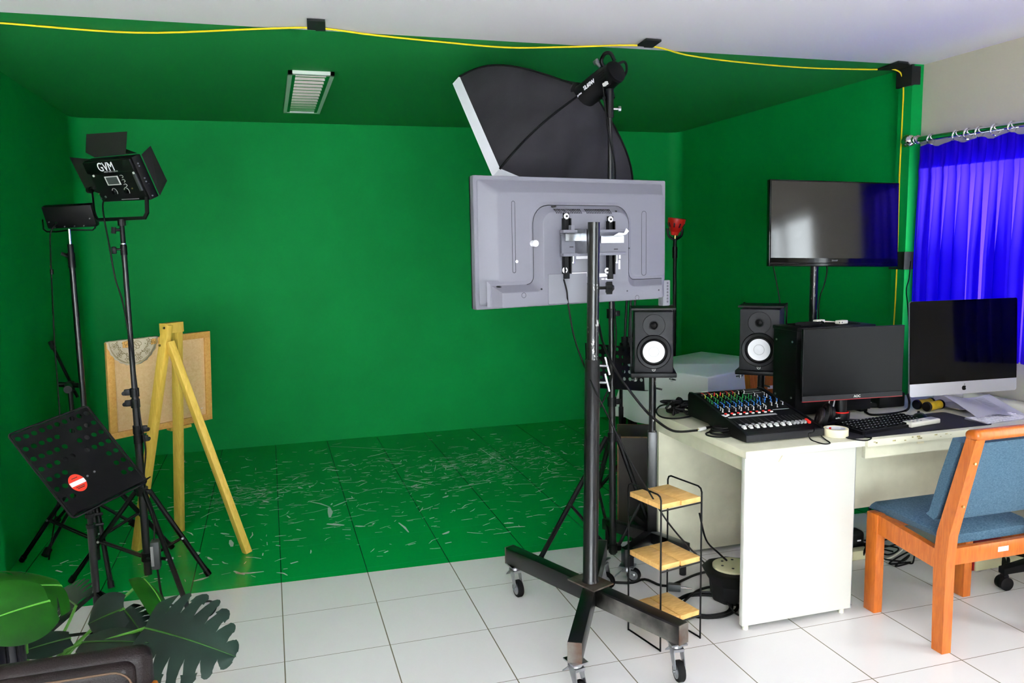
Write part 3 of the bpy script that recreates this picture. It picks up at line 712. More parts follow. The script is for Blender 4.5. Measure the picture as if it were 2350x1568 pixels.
# ------------------------------------------------------------------ softbox on its light stand
sb = aZ(1407, 1280); SX, SY = sb.x, sb.y
soft = thing('softbox_light', 'black softbox with a white rim on a tall light stand behind the television', 'studio light', (SX, SY, 0))
def s_at(z): return V((SX-.012*z/2.2, SY, z))
hub = aY(1402, 1003, SY).z
mb = MB(); mb.cyl(s_at(.02), s_at(hub+.25), .0165, seg=16); part('lower_pole', mb, 'steel_blk', soft)
mb = MB(); mb.cyl(s_at(hub+.2), s_at(1.24), .014, seg=14); part('middle_pole', mb, 'steel_blk', soft)
ztop = aY(1396, 235, SY).z
mb = MB(); mb.cyl(s_at(1.2), s_at(ztop), .0115, seg=14); part('upper_pole', mb, 'steel_blk', soft)
for z in (hub, .05, .79, 1.22):
    mb = MB(); mb.cyl(s_at(z-.022), s_at(z+.022), .022, seg=16); mb.box(s_at(z)+V((.028, -.008, 0)), (.024, .016, .026), bev=.003); part('collar', mb, 'blk', soft)
feet = [aZ(1243, 1282), aZ(1512, 1272), V((SX+.06, SY+.46, 0))]
for f in feet:
    d = (V((f.x, f.y, 0))-V((SX, SY, 0))).normalized(); a = s_at(hub)+d*.026; b = V((f.x, f.y, .012))
    mb = MB(); mb.tube([a, b], .0125, 8); mb.cyl(b, b+(b-a).normalized()*.02-V((0, 0, .002)), .014, seg=10); lg = part('leg', mb, 'blk', soft)
    m_ = a.lerp(b, .56); mb = MB(); mb.tube([m_, s_at(.05)+d*.024], .008, 6); mb.cyl(m_-d.cross(ZU)*.015, m_+d.cross(ZU)*.015, .006, seg=8); part('brace', mb, 'blk', lg)
# softbox body
sab = RX*.39-RU*1.0-RF*.6; sbc = RX*1.0-RU*.2+RF*1.0
sab.normalize(); sbc = (sbc-sab*sbc.dot(sab)).normalized(); sn = sbc.cross(sab).normalized()
if sn.dot(RF) < 0: sn = -sn
Bc = aD(1147, 388, 3.66)
def rayhit(x, y, p0, d):     # point on line p0+d*t nearest the sight line
    r = ray(x, y); n = r.cross(RU).normalized(); return p0
ha = .645; wbx = .96
Ac = Bc-sab*ha; Cc = Bc+sbc*wbx; Dc = Ac+sbc*wbx
Oc = (Ac+Cc)/2
ringc = Oc-sn*.48
ring_t = aD(1343, 212, (ringc-CAM).dot(RF))
ringc = ring_t
rim4 = [Ac, Bc, Cc, Dc]
def edgepts(n=8):
    out = []
    for k in range(4):
        a, b = rim4[k], rim4[(k+1) % 4]
        for i in range(n): out.append(a.lerp(b, i/n))
    return out
E4 = edgepts()
axr = (Oc-ringc).normalized()
ringp = []
for p in E4:
    d = (p-Oc); d = d-axr*d.dot(axr); ringp.append(ringc+d.normalized()*.075)
lvl = []
NL = 14
for j in range(NL+1):
    t = j/NL; row = []
    for i, (a, b) in enumerate(zip(ringp, E4)):
        corner = abs(((i % 8)/8)-.0); cornerness = 1-min(i % 8, 8-i % 8)/4      # 1 at rib, 0 mid panel
        p = a.lerp(b, t)
        out_ = (p-(ringc+axr*((p-ringc).dot(axr)))); 
        if out_.length > 1e-6: out_.normalize()
        bulge = math.sin(PI*min(1, t))*(.085 if cornerness > .99 else .085-.05*(1-cornerness)**.7)
        p = p+out_*bulge-axr*(.035*math.sin(PI*t))
        row.append(p)
    lvl.append(row)
mb = MB(); mb.loft(lvl, cap0=True, cap1=False); sf = part('softbox_fabric', mb, 'softfab', soft, fixn=True, sharp=50)
rw = .05
mb = MB(); mb.loft([[p-axr*.004+(p-Oc).normalized()*.003 for p in E4], [p+sn*rw+(p-Oc).normalized()*.006 for p in E4], [p+sn*rw-(p-Oc).normalized()*.01 for p in E4], [p-(p-Oc).normalized()*.008 for p in E4]], cap0=False, cap1=False); part('softbox_rim', mb, 'softwhite', soft, 'white fabric rim')
mb = MB(); mb.loft([[p-(p-Oc).normalized()*.012+sn*.012 for p in E4]], cap0=True, cap1=False); part('diffuser', mb, 'softwhite', soft, 'white front diffuser', fixn=False)
for k in range(4):
    i = k*8; mb = MB(); mb.tube([lvl[j][i]+(lvl[j][i]-Oc).normalized()*.0015 for j in range(NL+1)], .0055, 6); part('seam_rib', mb, 'blk_matte', soft)
# lamp head along the softbox axis, as seen
h0 = aD(1340, 222, (ringc-CAM).dot(RF)-.02); h1 = aD(1412, 166, (ringc-CAM).dot(RF)-.20)
hd = (h1-h0); HL = hd.length; hd.normalize(); TH = zalign(h0, h1)
mb = MB(); mb.lathe([(.078, -.03), (.078, -.005), (.062, 0), (.060, .004), (.060, HL*.70), (.056, HL*.76), (.055, HL*.80), (.052, HL)], 28, TH); lh = part('lamp_head', mb, 'blk', soft)
mb = MB(); mb.lathe([(.054, HL), (.05, HL+.012), (.04, HL+.016)], 24, TH); part('rear_panel', mb, 'blk_matte', lh)
hy = hd.cross(-RF).normalized(); 
if hy.z < 0: hy = -hy
side = hy.cross(hd).normalized()
if side.dot(RF) > 0: side = -side
for k in range(7):
    p = h0+hd*(HL*.80+.0)+side*.0; q = h0+hd*(HL*(.78+.0)); 
    a = h0+hd*(HL*.74)+(side*math.cos(.5-.22*k)+hy*math.sin(.5-.22*k))*.0575
    mb = MB(); mb.beam(a, a+hd*.04, .004, .003, up=side); part('vent_rib', mb, 'blk_matte', lh)
hp = [h0+hd*(HL*.78)+hy*.05, h0+hd*(HL*.80)+hy*.085, h0+hd*(HL*.95)+hy*.10, h0+hd*(HL*1.08)+hy*.085, h0+hd*(HL*1.10)+hy*.045]
mb = MB(); mb.tube(spline(hp, 5), .009, 8); part('handle', mb, 'blk', lh)
kb = h0+hd*(HL*.72)+hy*.062
mb = MB(); mb.cyl(kb, kb+hy*.03-hd*.012, .009); mb.box((0, 0, 0), (.028, .012, .02), frame(kb+hy*.035-hd*.012, hd, side, hy), .002); part('clamp_lever', mb, 'zinc', lh)
for f_, r_ in ((.86, .0085), (.80, .0085)):
    a = h0+hd*(HL*f_)+(side*.8-hy*.55).normalized()*.053; mb = MB(); mb.cyl(a, a+side*.012, r_); part('dial', mb, 'knobwhite', lh)
Tt = frame(h0+hd*(HL*.47)+side*.0595+hy*.012, hd, hy, side)
part('model_lettering', text_mb('SL60W', .026, Tt, .001, bold=.0006), 'paper', lh)
part('maker_lettering', text_mb('godox', .013, frame(h0+hd*(HL*.14)+side*.061+hy*.004, hd, hy, side), .0008), 'paper', lh)
# tilt bracket down to the pole
tb = s_at(ztop); m0 = h0+hd*(HL*.62)-hy*.058
mb = MB(); mb.beam(m0, m0.lerp(tb, .55), .026, .05, up=side); mb.cyl(m0.lerp(tb, .42)-side*.02, m0.lerp(tb, .42)+side*.03, .016); mb.cyl(tb-ZU*.07, tb+ZU*.06, .019, seg=14); mb.tube([tb+ZU*.05, m0.lerp(tb, .5)], .016, 10); part('tilt_bracket', mb, 'blk', soft)
mb = MB(); mb.cyl(m0.lerp(tb, .42)+side*.03, m0.lerp(tb, .42)+side*.034, .008); mb.cyl(tb-ZU*.03-RX*.0, tb-ZU*.03+RX*.04, .006); mb.cyl(tb-ZU*.03+RX*.04, tb-ZU*.03+RX*.052, .014, seg=8); part('bracket_screws', mb, 'zinc', soft)
dp = (ringc-CAM).dot(RF)-.16
cp = [h1+hy*.03-hd*.01, aD(1432, 142, dp), aD(1438, 162, dp), aD(1428, 178, dp-.02), aD(1412, 176, dp-.03)]
mb = MB(); mb.tube(spline(cp, 6), .006, 8); part('lamp_cord', mb, 'rubber', soft)
cp = [h0+hd*(HL*.76)+hy*.055, aD(1381, 175, dp-.03), aD(1385, 210, dp-.03), aY(1393, 280, SY-.03), aY(1400, 320, SY-.03), aY(1412, 390, SY-.03), aY(1408, 520, SY-.03), aY(1409, 690, SY-.03), aY(1414, 760, SY-.03), aY(1411, 810, SY-.03), aY(1400, 880, SY-.06), aY(1378, 935, SY-.08)]
mb = MB(); mb.tube(spline(cp, 6), .004, 6); part('hanging_cord', mb, 'rubber', soft)

# ================================================================== WIRE RACK
R0, R1 = V((1.352, 2.592, 0)), V((1.547, 2.634, 0)); ex = (R1-R0).normalized(); ey = V((-ex.y, ex.x, 0)); RW, RD = .20, .20
o_ = R0+ex*.012+ey*.022; TT = frame(o_, ex, ey, ZU)
rack = thing('plant_rack', 'small black wire rack with three wooden shelves beside the white desk', 'rack', T=TT)
hz = .615
for x in (0, RW):
    mb = MB(); c = .02
    mb.tube([(x, 0, .0), (x, 0, hz-c), (x, c*.3, hz-c*.3), (x, c, hz), (x, RD-c, hz), (x, RD-c*.3, hz-c*.3), (x, RD, hz-c), (x, RD, 0)], .0035, 8)
    mb.tube([(x, 0, .0035), (x, RD, .0035)], .0035, 8); part('wire_side', mb, 'blk', rack, local=True)
for z in (.095, .315, .555):
    mb = MB(); mb.tube([(0, 0, z), (RW, 0, z)], .003, 6); mb.tube([(0, RD, z), (RW, RD, z)], .003, 6); part('cross_wire', mb, 'blk', rack, local=True)
    mb = MB(); g_ = .002
    mb.bx((.004, .006, z+.003), (RW/2-g_, RD-.004, z+.023), bev=.0015); mb.bx((RW/2+g_, .002, z+.003), (RW-.004, RD-.006, z+.023), bev=.0015)
    part('shelf_board', mb, 'shelfwood', rack, local=True)

# ================================================================== DESKS
d1 = thing('side_desk', 'white laminate desk with a solid end panel carrying the audio mixer', 'desk', (2.02, 3.07, 0))
mb = MB(); mb.bx((1.738, 2.642, .712), (2.292, 3.505, .742), bev=.003); part('desktop', mb, 'deskedge', d1)
mb = MB(); mb.bx((1.735, 2.6395, .714), (2.292, 2.6415, .740)); part('front_edging', mb, 'desk', d1, 'glossy white front edge strip')
mb = MB(); mb.bx((1.742, 2.655, .018), (2.262, 2.68, .711), bev=.003); ep = part('end_panel', mb, 'desk', d1)
mb = MB(); c = aY(1791, 1053, 2.654); mb.beam(c+V((-.008, 0, -.012)), c+V((.008, 0, .012)), .002, .008, up=(0, 1, 0)); part('tape_scrap', mb, 'tapecream', ep, 'scrap of masking tape')
for x in (1.765, 2.225):
    mb = MB(); mb.cyl((x, 2.668, 0), (x, 2.668, .018), .012, seg=12); part('foot', mb, 'ivory', d1)
mb = MB(); mb.bx((1.775, 3.445, .012), (2.285, 3.475, .711)); part('back_panel', mb, 'deskedge', d1)
mb = MB(); mb.bx((1.775, 2.682, .64), (1.795, 3.444, .711)); part('side_rail', mb, 'deskedge', d1)
d2 = thing('computer_desk', 'long cream computer desk with a worn front edge under the window', 'desk', (2.9, 2.95, 0))
mb = MB(); mb.bx((2.297, 2.628, .712), (3.53, 3.34, .742), bev=.003); part('desktop', mb, 'deskedge', d2)
rs2 = random.Random(5); M['chip'] = mat('chipped_edge', (168, 158, 104), 0.7, noise=.4, nscale=60)
for k in range(24):
    x = rs2.uniform(2.32, 3.4); z_ = rs2.uniform(.722, .733); mb = MB(); mb.bx((x, 2.6272, z_), (x+rs2.uniform(.004, .022), 2.6285, z_+rs2.uniform(.002, .006))); part('edge_chip', mb, 'chip', d2, 'brownish chip in the worn edge')
mb = MB(); mb.bx((2.312, 2.66, .655), (3.52, 2.68, .7115)); ap = part('apron', mb, 'deskedge', d2)
for xx in (2112, 2172):
    c = aY(xx, 1015 if xx < 2150 else 1003, 2.66); mb = MB(); mb.bx((c.x-.018, 2.6588, c.z-.006), (c.x+.018, 2.6602, c.z+.006)); part('old_tape', mb, 'tapecream', ap, 'yellowed scrap of tape')
mb = MB(); mb.bx((2.33, 2.95, .325), (3.52, 2.968, .7115)); part('modesty_panel', mb, 'deskedge', d2)
for x, y in ((2.285, 2.70), (3.515, 2.70), (2.318, 3.30), (3.515, 3.30)):
    mb = MB(); mb.cyl((x, y, .012), (x, y, .711), .0125, seg=14); mb.cyl((x, y, 0), (x, y, .012), .015, seg=12); part('leg', mb, 'greysteel', d2)

# ================================================================== WOODEN CHAIRS
def make_chair(label, T):
    c = thing('wooden_chair', label, 'chair', T=T, group='orange wooden chairs by the desks')
    W_ = .51; sw = .042; dpt = .40                  # origin at rear left foot, +y to the front
    def leg_f(x):
        mb = MB(); mb.bx((x, dpt-.05, 0), (x+sw, dpt+.012, .425), bev=.003); part('front_leg', mb, 'teak', c, local=True)
    def leg_r(x):
        mb = MB()
        prof = [(-.005, 0, .05), (-.004, .36, .06), (-.012, .46, .058), (-.06, .66, .05), (-.105, .845, .042)]
        mb.loft([[V((x, y, z)), V((x+sw, y, z)), V((x+sw, y+w, z)), V((x, y+w, z))] for y, z, w in prof]); part('rear_post', mb, 'teak', c, local=True)
    leg_f(0); leg_f(W_-sw); leg_r(0); leg_r(W_-sw)
    for x in (0.006, W_-sw+.006):
        mb = MB(); mb.loft([[V((x, .05, .315)), V((x+.03, .05, .315)), V((x+.03, .05, .39)), V((x, .05, .39))], [V((x, dpt-.05, .345)), V((x+.03, dpt-.05, .345)), V((x+.03, dpt-.05, .424)), V((x, dpt-.05, .424))]]); part('side_rail', mb, 'teak', c, local=True)
    mb = MB(); mb.bx((sw, .012, .335), (W_-sw, .036, .40), bev=.002); rr_ = part('rear_rail', mb, 'teak', c, local=True)
    mb = MB(); mb.bx((.262, .0105, .361), (.312, .0122, .380)); part('asset_sticker', mb, 'paper', rr_, 'white asset sticker', local=True)
    mb = MB(); mb.bx((sw, dpt-.04, .36), (W_-sw, dpt-.016, .424)); part('front_rail', mb, 'teak', c, local=True)
    mb = MB()
    L_ = []
    for y, zt in ((.06, .43), (.10, .452), (.25, .462), (dpt-.02, .466), (dpt+.02, .456), (dpt+.035, .435)):
        zb = .395 if y < .1 else .42
        L_.append([V((.046, y, zb)), V((W_-.046, y, zb)), V((W_-.03, y, zt-.008)), V((W_-.05, y, zt)), V((.05, y, zt)), V((.03, y, zt-.008))])
    mb.loft(L_); part('seat', mb, 'bluefab', c, local=True)
    mb = MB(); L_ = []
    for z, y in ((.50, .055), (.515, .04), (.66, .0), (.80, -.045), (.82, -.052)):
        x0, x1 = .006, W_-.006; t0 = .045
        L_.append([V((x0, y+.015, z)), V((sw+.002, y+.013, z)), V((sw+.004, y-.012, z)), V((W_-sw-.004, y-.012, z)), V((W_-sw-.002, y+.013, z)), V((x1, y+.015, z)), V((x1-.005, y+t0+.012, z+.01)), V((x0+.005, y+t0+.012, z+.01))])
    mb.loft(L_); part('backrest', mb, 'bluefab', c, local=True)
    mb = MB(); mb.box((0, 0, 0), (W_+.004, .062, .042), Matrix.Translation((W_/2, -.082, .858)) @ Matrix.Rotation(math.radians(-14), 4, 'X'), bev=.018, seg=4); part('top_rail', mb, 'teak', c, local=True)
    for z, y in ((.755, -.086), (.585, -.046)):
        for x in (sw/2, W_-sw/2):
            mb = MB(); mb.cyl((x, y+.012, z), (x, y-.004, z), .0045, seg=12); part('screw_cap', mb, 'brass', c, local=True)
    return c
make_chair('orange wooden chair with blue fabric seat and back pulled up to the desk', frame(V((2.343, 2.262, 0)), V((1, 0, 0)), V((0, 1, 0)), ZU))
# pair of wooden posts behind the right-hand speaker
wf = thing('wooden_trestle', 'orange wooden trestle with two posts behind the right desk speaker', 'trestle', (2.50, 3.95, 0))
def post(xa, ya, xb, yb, w, dep):
    a, b = aD(xa, ya, dep), aD(xb, yb, dep); d = (a-b); bz = b+d*((0-b.z)/d.z); mb = MB(); mb.beam(a+d.normalized()*.12, bz, w, .05, up=(0, 1, 0)); return mb
dpw = 4.42
p_l = part('post', post(1722, 850, 1726, 892, .05, dpw), 'teak', wf)
p_r = part('post', post(1771, 850, 1768, 915, .05, dpw), 'teak', wf)
a = aD(1768, 889, dpw-.03); mb = MB(); mb.box(a, (.034, .002, .018)); part('asset_sticker', mb, 'paper', p_r, 'white asset sticker')
al, ar = aD(1722, 905, dpw+.01), aD(1769, 905, dpw+.01)
for z in (.25, .55):
    mb = MB(); mb.beam(V((al.x, al.y, z)), V((ar.x, ar.y, z)), .03, .05); part('rail', mb, 'teak', wf)

# ================================================================== OFFICE CHAIR (mostly out of frame)
oc = thing('office_chair', 'black office chair on casters behind the wooden chair', 'office chair', (3.29, 2.58, 0))
mb = MB(); mb.cyl((3.29, 2.58, .09), (3.29, 2.58, .42), .028); part('gas_column', mb, 'blk', oc)
for k in range(5):
    an = math.radians(170+72*k); d = V((math.cos(an), math.sin(an), 0)); c = V((3.29, 2.58, 0))
    mb = MB(); mb.loft([[c+d*.02+V((0, 0, .13)) + d.cross(ZU)*s_*.028+V((0, 0, z_)) for s_, z_ in ((-1, -.03), (1, -.03), (1, .02), (-1, .02))], [c+d*.26+V((0, 0, .085)) + d.cross(ZU)*s_*.018+V((0, 0, z_)) for s_, z_ in ((-1, -.012), (1, -.012), (1, .014), (-1, .014))]]); lg = part('base_leg', mb, 'blk_matte', oc)
    e = c+d*.245; s_ = d.cross(ZU)
    mb = MB(); mb.cyl(e+s_*-.022+V((0, 0, .03)), e-s_*.006+V((0, 0, .03)), .03, seg=20); mb.cyl(e+s_*.006+V((0, 0, .03)), e+s_*.022+V((0, 0, .03)), .03, seg=20); mb.box(e+V((0, 0, .055)), (.03, .03, .03), bev=.008); part('caster', mb, 'blk', lg)
mb = MB(); mb.box((3.29, 2.60, .47), (.39, .42, .09), bev=.04, seg=4); part('seat', mb, 'blk_matte', oc)
mb = MB(); mb.box((3.29, 2.60, .415), (.20, .24, .03)); part('seat_plate', mb, 'blk', oc)

# ================================================================== THINGS UNDER THE DESKS
b = aZ(2232, 1312)
cs = thing('computer_case', 'pale computer case with dark red side lying under the desk', 'computer', (b.x+.2, b.y+.12, 0))
mb = MB(); mb.bx((b.x-.002, b.y, .004), (b.x+.33, b.y+.003+.20, .115)); part('body', mb, 'redcase', cs)
mb = MB(); mb.bx((b.x+.006, b.y-.012, .004), (b.x+.33, b.y-.0005, .115), bev=.003); fr = part('front_panel', mb, 'beige', cs)
for k in range(2):
    mb = MB(); mb.bx((b.x+.19+k*.022, b.y-.0135, .06), (b.x+.202+k*.022, b.y-.012, .066)); part('socket', mb, 'groove', fr)
p0 = aZ(1968, 1288)
ps = solo('power_strip', MB().bx((p0.x-.05, p0.y, .002), (p0.x+.075, p0.y+.05, .05), bev=.006), 'beige', 'cream power strip on the floor behind the grey desk leg', 'power strip')
ad = thing('power_adapter', 'bundle of black adapters piled on the cream power strip', 'adapter', (p0.x+.03, p0.y+.09, 0))
mb = MB(); mb.box((p0.x+.03, p0.y+.10, .06), (.13, .08, .118), bev=.02, seg=3); part('adapter_body', mb, 'blk', ad)
mb = MB(); mb.box((p0.x+.055, p0.y+.0585, .075), (.022, .002, .007), Matrix.Identity(4)); part('adapter_label', mb, 'paper', ad)
mb = MB(); mb.box((p0.x+.0, p0.y+.14, .10), (.10, .10, .06), bev=.02, seg=3); part('adapter_body', mb, 'blk', ad)
rc2 = random.Random(21)
def squiggle(x, y, n, sp, z=.006):
    p = []
    for k in range(n): p.append((x+rc2.uniform(-sp, sp), y+rc2.uniform(-sp*.6, sp*.6), z+rc2.uniform(0, .004)))
    return p
for k, (x, y, sp) in enumerate(((2.85, 3.05, .14), (2.92, 3.16, .16), (2.78, 3.22, .12))):
    mb = MB(); mb.tube(spline(squiggle(x, y, 9, sp, .006+.009*k), 7), .004, 6)
    solo('floor_cable', mb, 'rubber', ['black cable tangle on the floor nearest the wooden chair legs', 'black cable tangle on the floor deepest under the computer desk', 'black cable tangle beside the cream power strip'][k], 'cable', 'black cables under the computer desk')
mb = MB(); mb.tube(spline([aZ(2005, 1285, .008), aZ(2040, 1282, .006), aZ(2070, 1262, .006), aZ(2080, 1240, .006), aZ(2060, 1225, .006), aZ(2020, 1222, .006)], 6), .005, 6)
solo('floor_cable', mb, 'ivory', 'white cable curving over the floor behind the chair leg', 'cable')
mb = MB(); mb.tube(spline([(2.62, 3.0, .70), (2.60, 3.01, .55), (2.66, 3.03, .35), (2.70, 3.05, .16), (2.70, 3.10, .01)], 6), .006, 6)
solo('floor_cable', mb, 'rubber', 'black cable hanging down behind the desk panel to the adapters', 'cable')

# cable reel and floor cables beside the white desk
rl = thing('cable_reel', 'black extension cable drum with a cream socket face on the floor beside the desk panel', 'cable reel', (1.872, 2.935, 0))
mb = MB(); Tr = Matrix.Translation(V((1.872, 2.935, 0)))
mb.lathe([(.085, 0), (.092, .006), (.10, .08), (.13, .128), (.132, .135), (.12, .14), (.09, .141)], 10, Tr); part('drum', mb, 'rubber', rl, sharp=20)
mb = MB(); mb.lathe([(.086, .1412), (.086, .150), (.08, .153), (.03, .154), (.0001, .154)], 28, Tr); fc = part('socket_face', mb, 'beige', rl, 'cream socket face')
for k in range(6):
    an = k*PI/3; mb = MB(); mb.cyl((1.872+.05*math.cos(an), 2.935+.05*math.sin(an), .1535), (1.872+.05*math.cos(an), 2.935+.05*math.sin(an), .1552), .006, seg=8); part('socket_hole', mb, 'groove', fc)
def loopcoil(px, py, rx, ry, n, ph, z0=.006):
    c0 = aZ(px, py); p = []; offs = [(rc2.uniform(-.022, .022), rc2.uniform(-.02, .02), rc2.uniform(.82, 1.08)) for _ in range(n+1)]
    for k in range(n*14):
        f_ = (k % 14)/14; o1, o2 = offs[k//14], offs[k//14+1]; ox, oy, os_ = [o1[i]*(1-f_)+o2[i]*f_ for i in range(3)]; c = c0+V((ox, oy, 0))
        a = 2*PI*k/14+ph; j = rc2.uniform(-.004, .004)
        kk = os_
        p.append(V((c.x+(rx*kk+j)*math.cos(a), c.y+(ry*kk+j)*math.sin(a), z0+.0035*(k//14)+.002*math.sin(a*2.3))))
    return p
mb = MB(); p = loopcoil(1612, 1396, .125, .105, 4, .3)
p += [aZ(1700, 1415, .02), aZ(1760, 1390, .01)]
mb.tube(spline(p, 3), .0045, 6); solo('coiled_cable', mb, 'rubber', 'coiled black cable on the white tiles beside the desk panel', 'cable')
mb = MB(); p = [aZ(1320, 1330, .006), aZ(1440, 1338, .008), aZ(1480, 1330, .008), aZ(1530, 1345, .012), aZ(1600, 1318, .01), aZ(1650, 1310, .01), aZ(1700, 1318, .008), aZ(1680, 1340, .008), aZ(1610, 1352, .012), aZ(1565, 1385, .02), aZ(1550, 1410, .022)]
mb.tube(spline(p, 5), .0058, 6); solo('floor_cable', mb, 'rubber', 'black cable running across the tiles under the wire rack', 'cable')
mb = MB(); p = [aD(1700, 1265, 3.2), aZ(1690, 1285, .05), aZ(1668, 1312, .03), aZ(1662, 1322, .16)]
mb.tube(spline([V((1.86, 3.2, .30)), V((1.85, 3.12, .2)), V((1.86, 3.03, .17)), V((1.865, 2.97, .158))], 6), .0045, 6); solo('floor_cable', mb, 'rubber', 'black lead rising from the cable drum under the desk', 'cable')
a, b = aZ(1533, 1347, .02), aZ(1562, 1349, .02)
pl = thing('cable_connector', 'dark grey inline plug with a metal jack lying on the floor cable', 'plug', (a.x, a.y, 0))
mb = MB(); mb.beam(a, b, .028, .034, bev=.004); part('plug_body', mb, 'displaygrey', pl)
mb = MB(); c = aZ(1588, 1352, .02); mb.cyl(b, b.lerp(c, .5), .006); mb.cyl(b.lerp(c, .5), c, .004); part('jack', mb, 'chrome', pl)

# ================================================================== SPEAKERS
def make_speaker(label, T, sc):
    s = thing('studio_speaker', label, 'speaker', T=T @ Matrix.Scale(sc, 4), group='white coned studio speakers')
    w, h, d = .178, .285, .20
    mb = MB(); mb.bx((-w/2, 0, 0), (w/2, d, h), bev=.006); part('cabinet', mb, 'spk', s, local=True)
    mb = MB(); Tq = frame(V((0, 0, .098)), V((1, 0, 0)), V((0, 0, 1)), V((0, -1, 0)))
    mb.lathe([(.080, -.001), (.080, .005), (.076, .010), (.064, .008), (.060, .0035)], 40, Tq, caps=False); wr = part('woofer_ring', mb, 'blk', s, local=True)
    mb = MB(); mb.lathe([(.062, .0025), (.057, .007), (.050, .003), (.0495, .002)], 40, Tq, caps=False); part('surround', mb, 'rubber', wr, local=True)
    mb = MB(); mb.lathe([(.0505, .0035), (.046, .002), (.026, -.006+.007), (.0235, .0012)], 40, Tq, caps=False); mb.lathe([(.0235, .0012), (.0225, .003), (.016, .006), (.008, .0078), (.0001, .0084)], 32, Tq, caps=False); cn = part('cone', mb, 'cone', wr, 'white cone', local=True)
    mb = MB(); mb.torus(Tq @ V((0, 0, .0022)), (0, -1, 0), .0235, .0006, 32, 4); part('dust_cap_edge', mb, 'knobgrey', cn, local=True)
    mb = MB(); Tt = frame(V((0, 0, .222)), V((1, 0, 0)), V((0, 0, 1)), V((0, -1, 0)))
    mb.lathe([(.052, .0004), (.050, .0035), (.044, .004), (.026, .0012), (.0195, .0006)], 36, Tt, caps=False); tw_ = part('tweeter_horn', mb, 'spk', s, local=True)
    mb = MB(); mb.lathe([(.0205, .0008), (.0205, .006), (.017, .007), (.012, .0025), (.007, .006), (.0001, .0075)], 28, Tt, caps=False); part('tweeter', mb, 'blk', tw_, local=True)
    mb = MB(); mb.torus((0, -.0015, .0145), (0, 1, 0), .0075, .0011, 24, 5)
    for k in range(3):
        a = math.radians(90+120*k); mb.cyl((0, -.0015, .0145), (.0068*math.cos(a), -.0015, .0145+.0068*math.sin(a)), .0007, seg=5)
    part('emblem', mb, 'knobwhite', s, 'small round crossed fork emblem', local=True)
    return s
def make_spk_stand(label, T, sc, ph, foot=True):
    s = thing('speaker_stand', label, 'speaker stand', T=T)
    k = sc
    mb = MB(); mb.bx((-.105*k, -.015*k, ph-.022), (.105*k, .205*k, ph-.0005), bev=.004); pl_ = part('top_plate', mb, 'blk', s, local=True)
    for sx in (-1, 1):
        mb = MB(); mb.cyl((sx*.085*k, .02, ph-.024), (sx*.085*k, .02, ph-.045), .006, seg=8); mb.cyl((sx*.10*k, .0, ph-.034), (sx*.075*k, .03, ph-.034), .004, seg=8); part('plate_screw', mb, 'zinc', pl_, local=True)
    for sx in (-1, 1):
        mb = MB(); mb.bx((sx*.098*k-.004, .19*k, ph-.01), (sx*.098*k+.004, .205*k, ph+.302*k)); part('cradle_arm', mb, 'blk', s, local=True)
    mb = MB(); mb.bx((-.102*k, .03, ph+.2895*k), (.102*k, .205*k, ph+.298*k)); part('cradle_top', mb, 'blk', s, local=True)
    mb = MB(); mb.cyl((0, .09*k, ph-.022), (0, .09*k, ph-.34), .017, seg=18); mb.cyl((.016, .09*k, ph-.09), (.045, .085*k, ph-.095), .0045, seg=8); part('inner_tube', mb, 'steel_scr', s, local=True)
    mb = MB(); mb.bx((-.022, .09*k-.022, .10), (.022, .09*k+.022, ph-.30), bev=.002); part('square_post', mb, 'steel_blk', s, local=True)
    return s
sp1z = .952
pst = V((1.728, 3.42, 0)); fz = V((-.40, -.92, 0)).normalized()
yv = -fz; xv = V((yv.y, -yv.x, 0))
T1 = frame(pst-yv*.09, xv, yv, ZU)
st1 = make_spk_stand('black speaker stand on casters at the left end of the white desk', T1, 1.0, sp1z)
# cross base on casters
cb = V((pst.x-.012, pst.y, 0)); rb_ = aZ(1577, 1266, .12); lfb = aZ(1440, 1275, .12); 
arms = [(V((rb_.x, rb_.y, 0)), 0), (V((lfb.x, lfb.y, 0)), 1), (V((1.58, 3.66, 0)), 0), (V((1.73, 3.64, 0)), 0)]
for p, cst in arms:
    d = (p-cb).normalized(); mb = MB(); mb.beam(cb+d*.018+V((0, 0, .13)), p+V((0, 0, .13)), .04, .055, bev=.002); part('base_arm', mb, 'steel_blk', st1)
    if cst:
        mb = MB(); mb.box(p+V((0, 0, .115)), (.045, .045, .085), bev=.002); part('end_block', mb, 'steel_blk', st1)
        caster_p = p; BB_old = BB; BB = .074; caster(p, (.6, -.5), st1, r=.032); BB = BB_old
    else:
        mb = MB(); mb.cyl(p-d*.025+V((0, 0, 0)), p-d*.025+V((0, 0, .103)), .016, seg=12); part('foot', mb, 'rubber', st1)
make_speaker('grey studio speaker with white cone on the stand left of the desk', T1 @ Matrix.Translation(V((0, 0, sp1z))), 1.0)
s2 = aD(1741, 851, 3.98); sc2 = 1.075
fz = V((-.66, -.75, 0)).normalized(); yv = -fz; xv = V((yv.y, -yv.x, 0))
T2 = frame(V((s2.x, s2.y, 0)), xv, yv, ZU)
st2 = make_spk_stand('black speaker stand behind the mixer desk under the right speaker', T2, sc2, s2.z)
b2 = T2 @ V((0, .09*sc2, 0))
mb = MB(); mb.lathe([(.09, 0), (.09, .012), (.04, .02), (.03, .10)], 28, Matrix.Translation(b2)); part('round_base', mb, 'blk', st2)
make_speaker('black studio speaker with white cone between the mixer and the computer tower', T2 @ Matrix.Translation(V((0, 0, s2.z))), sc2)

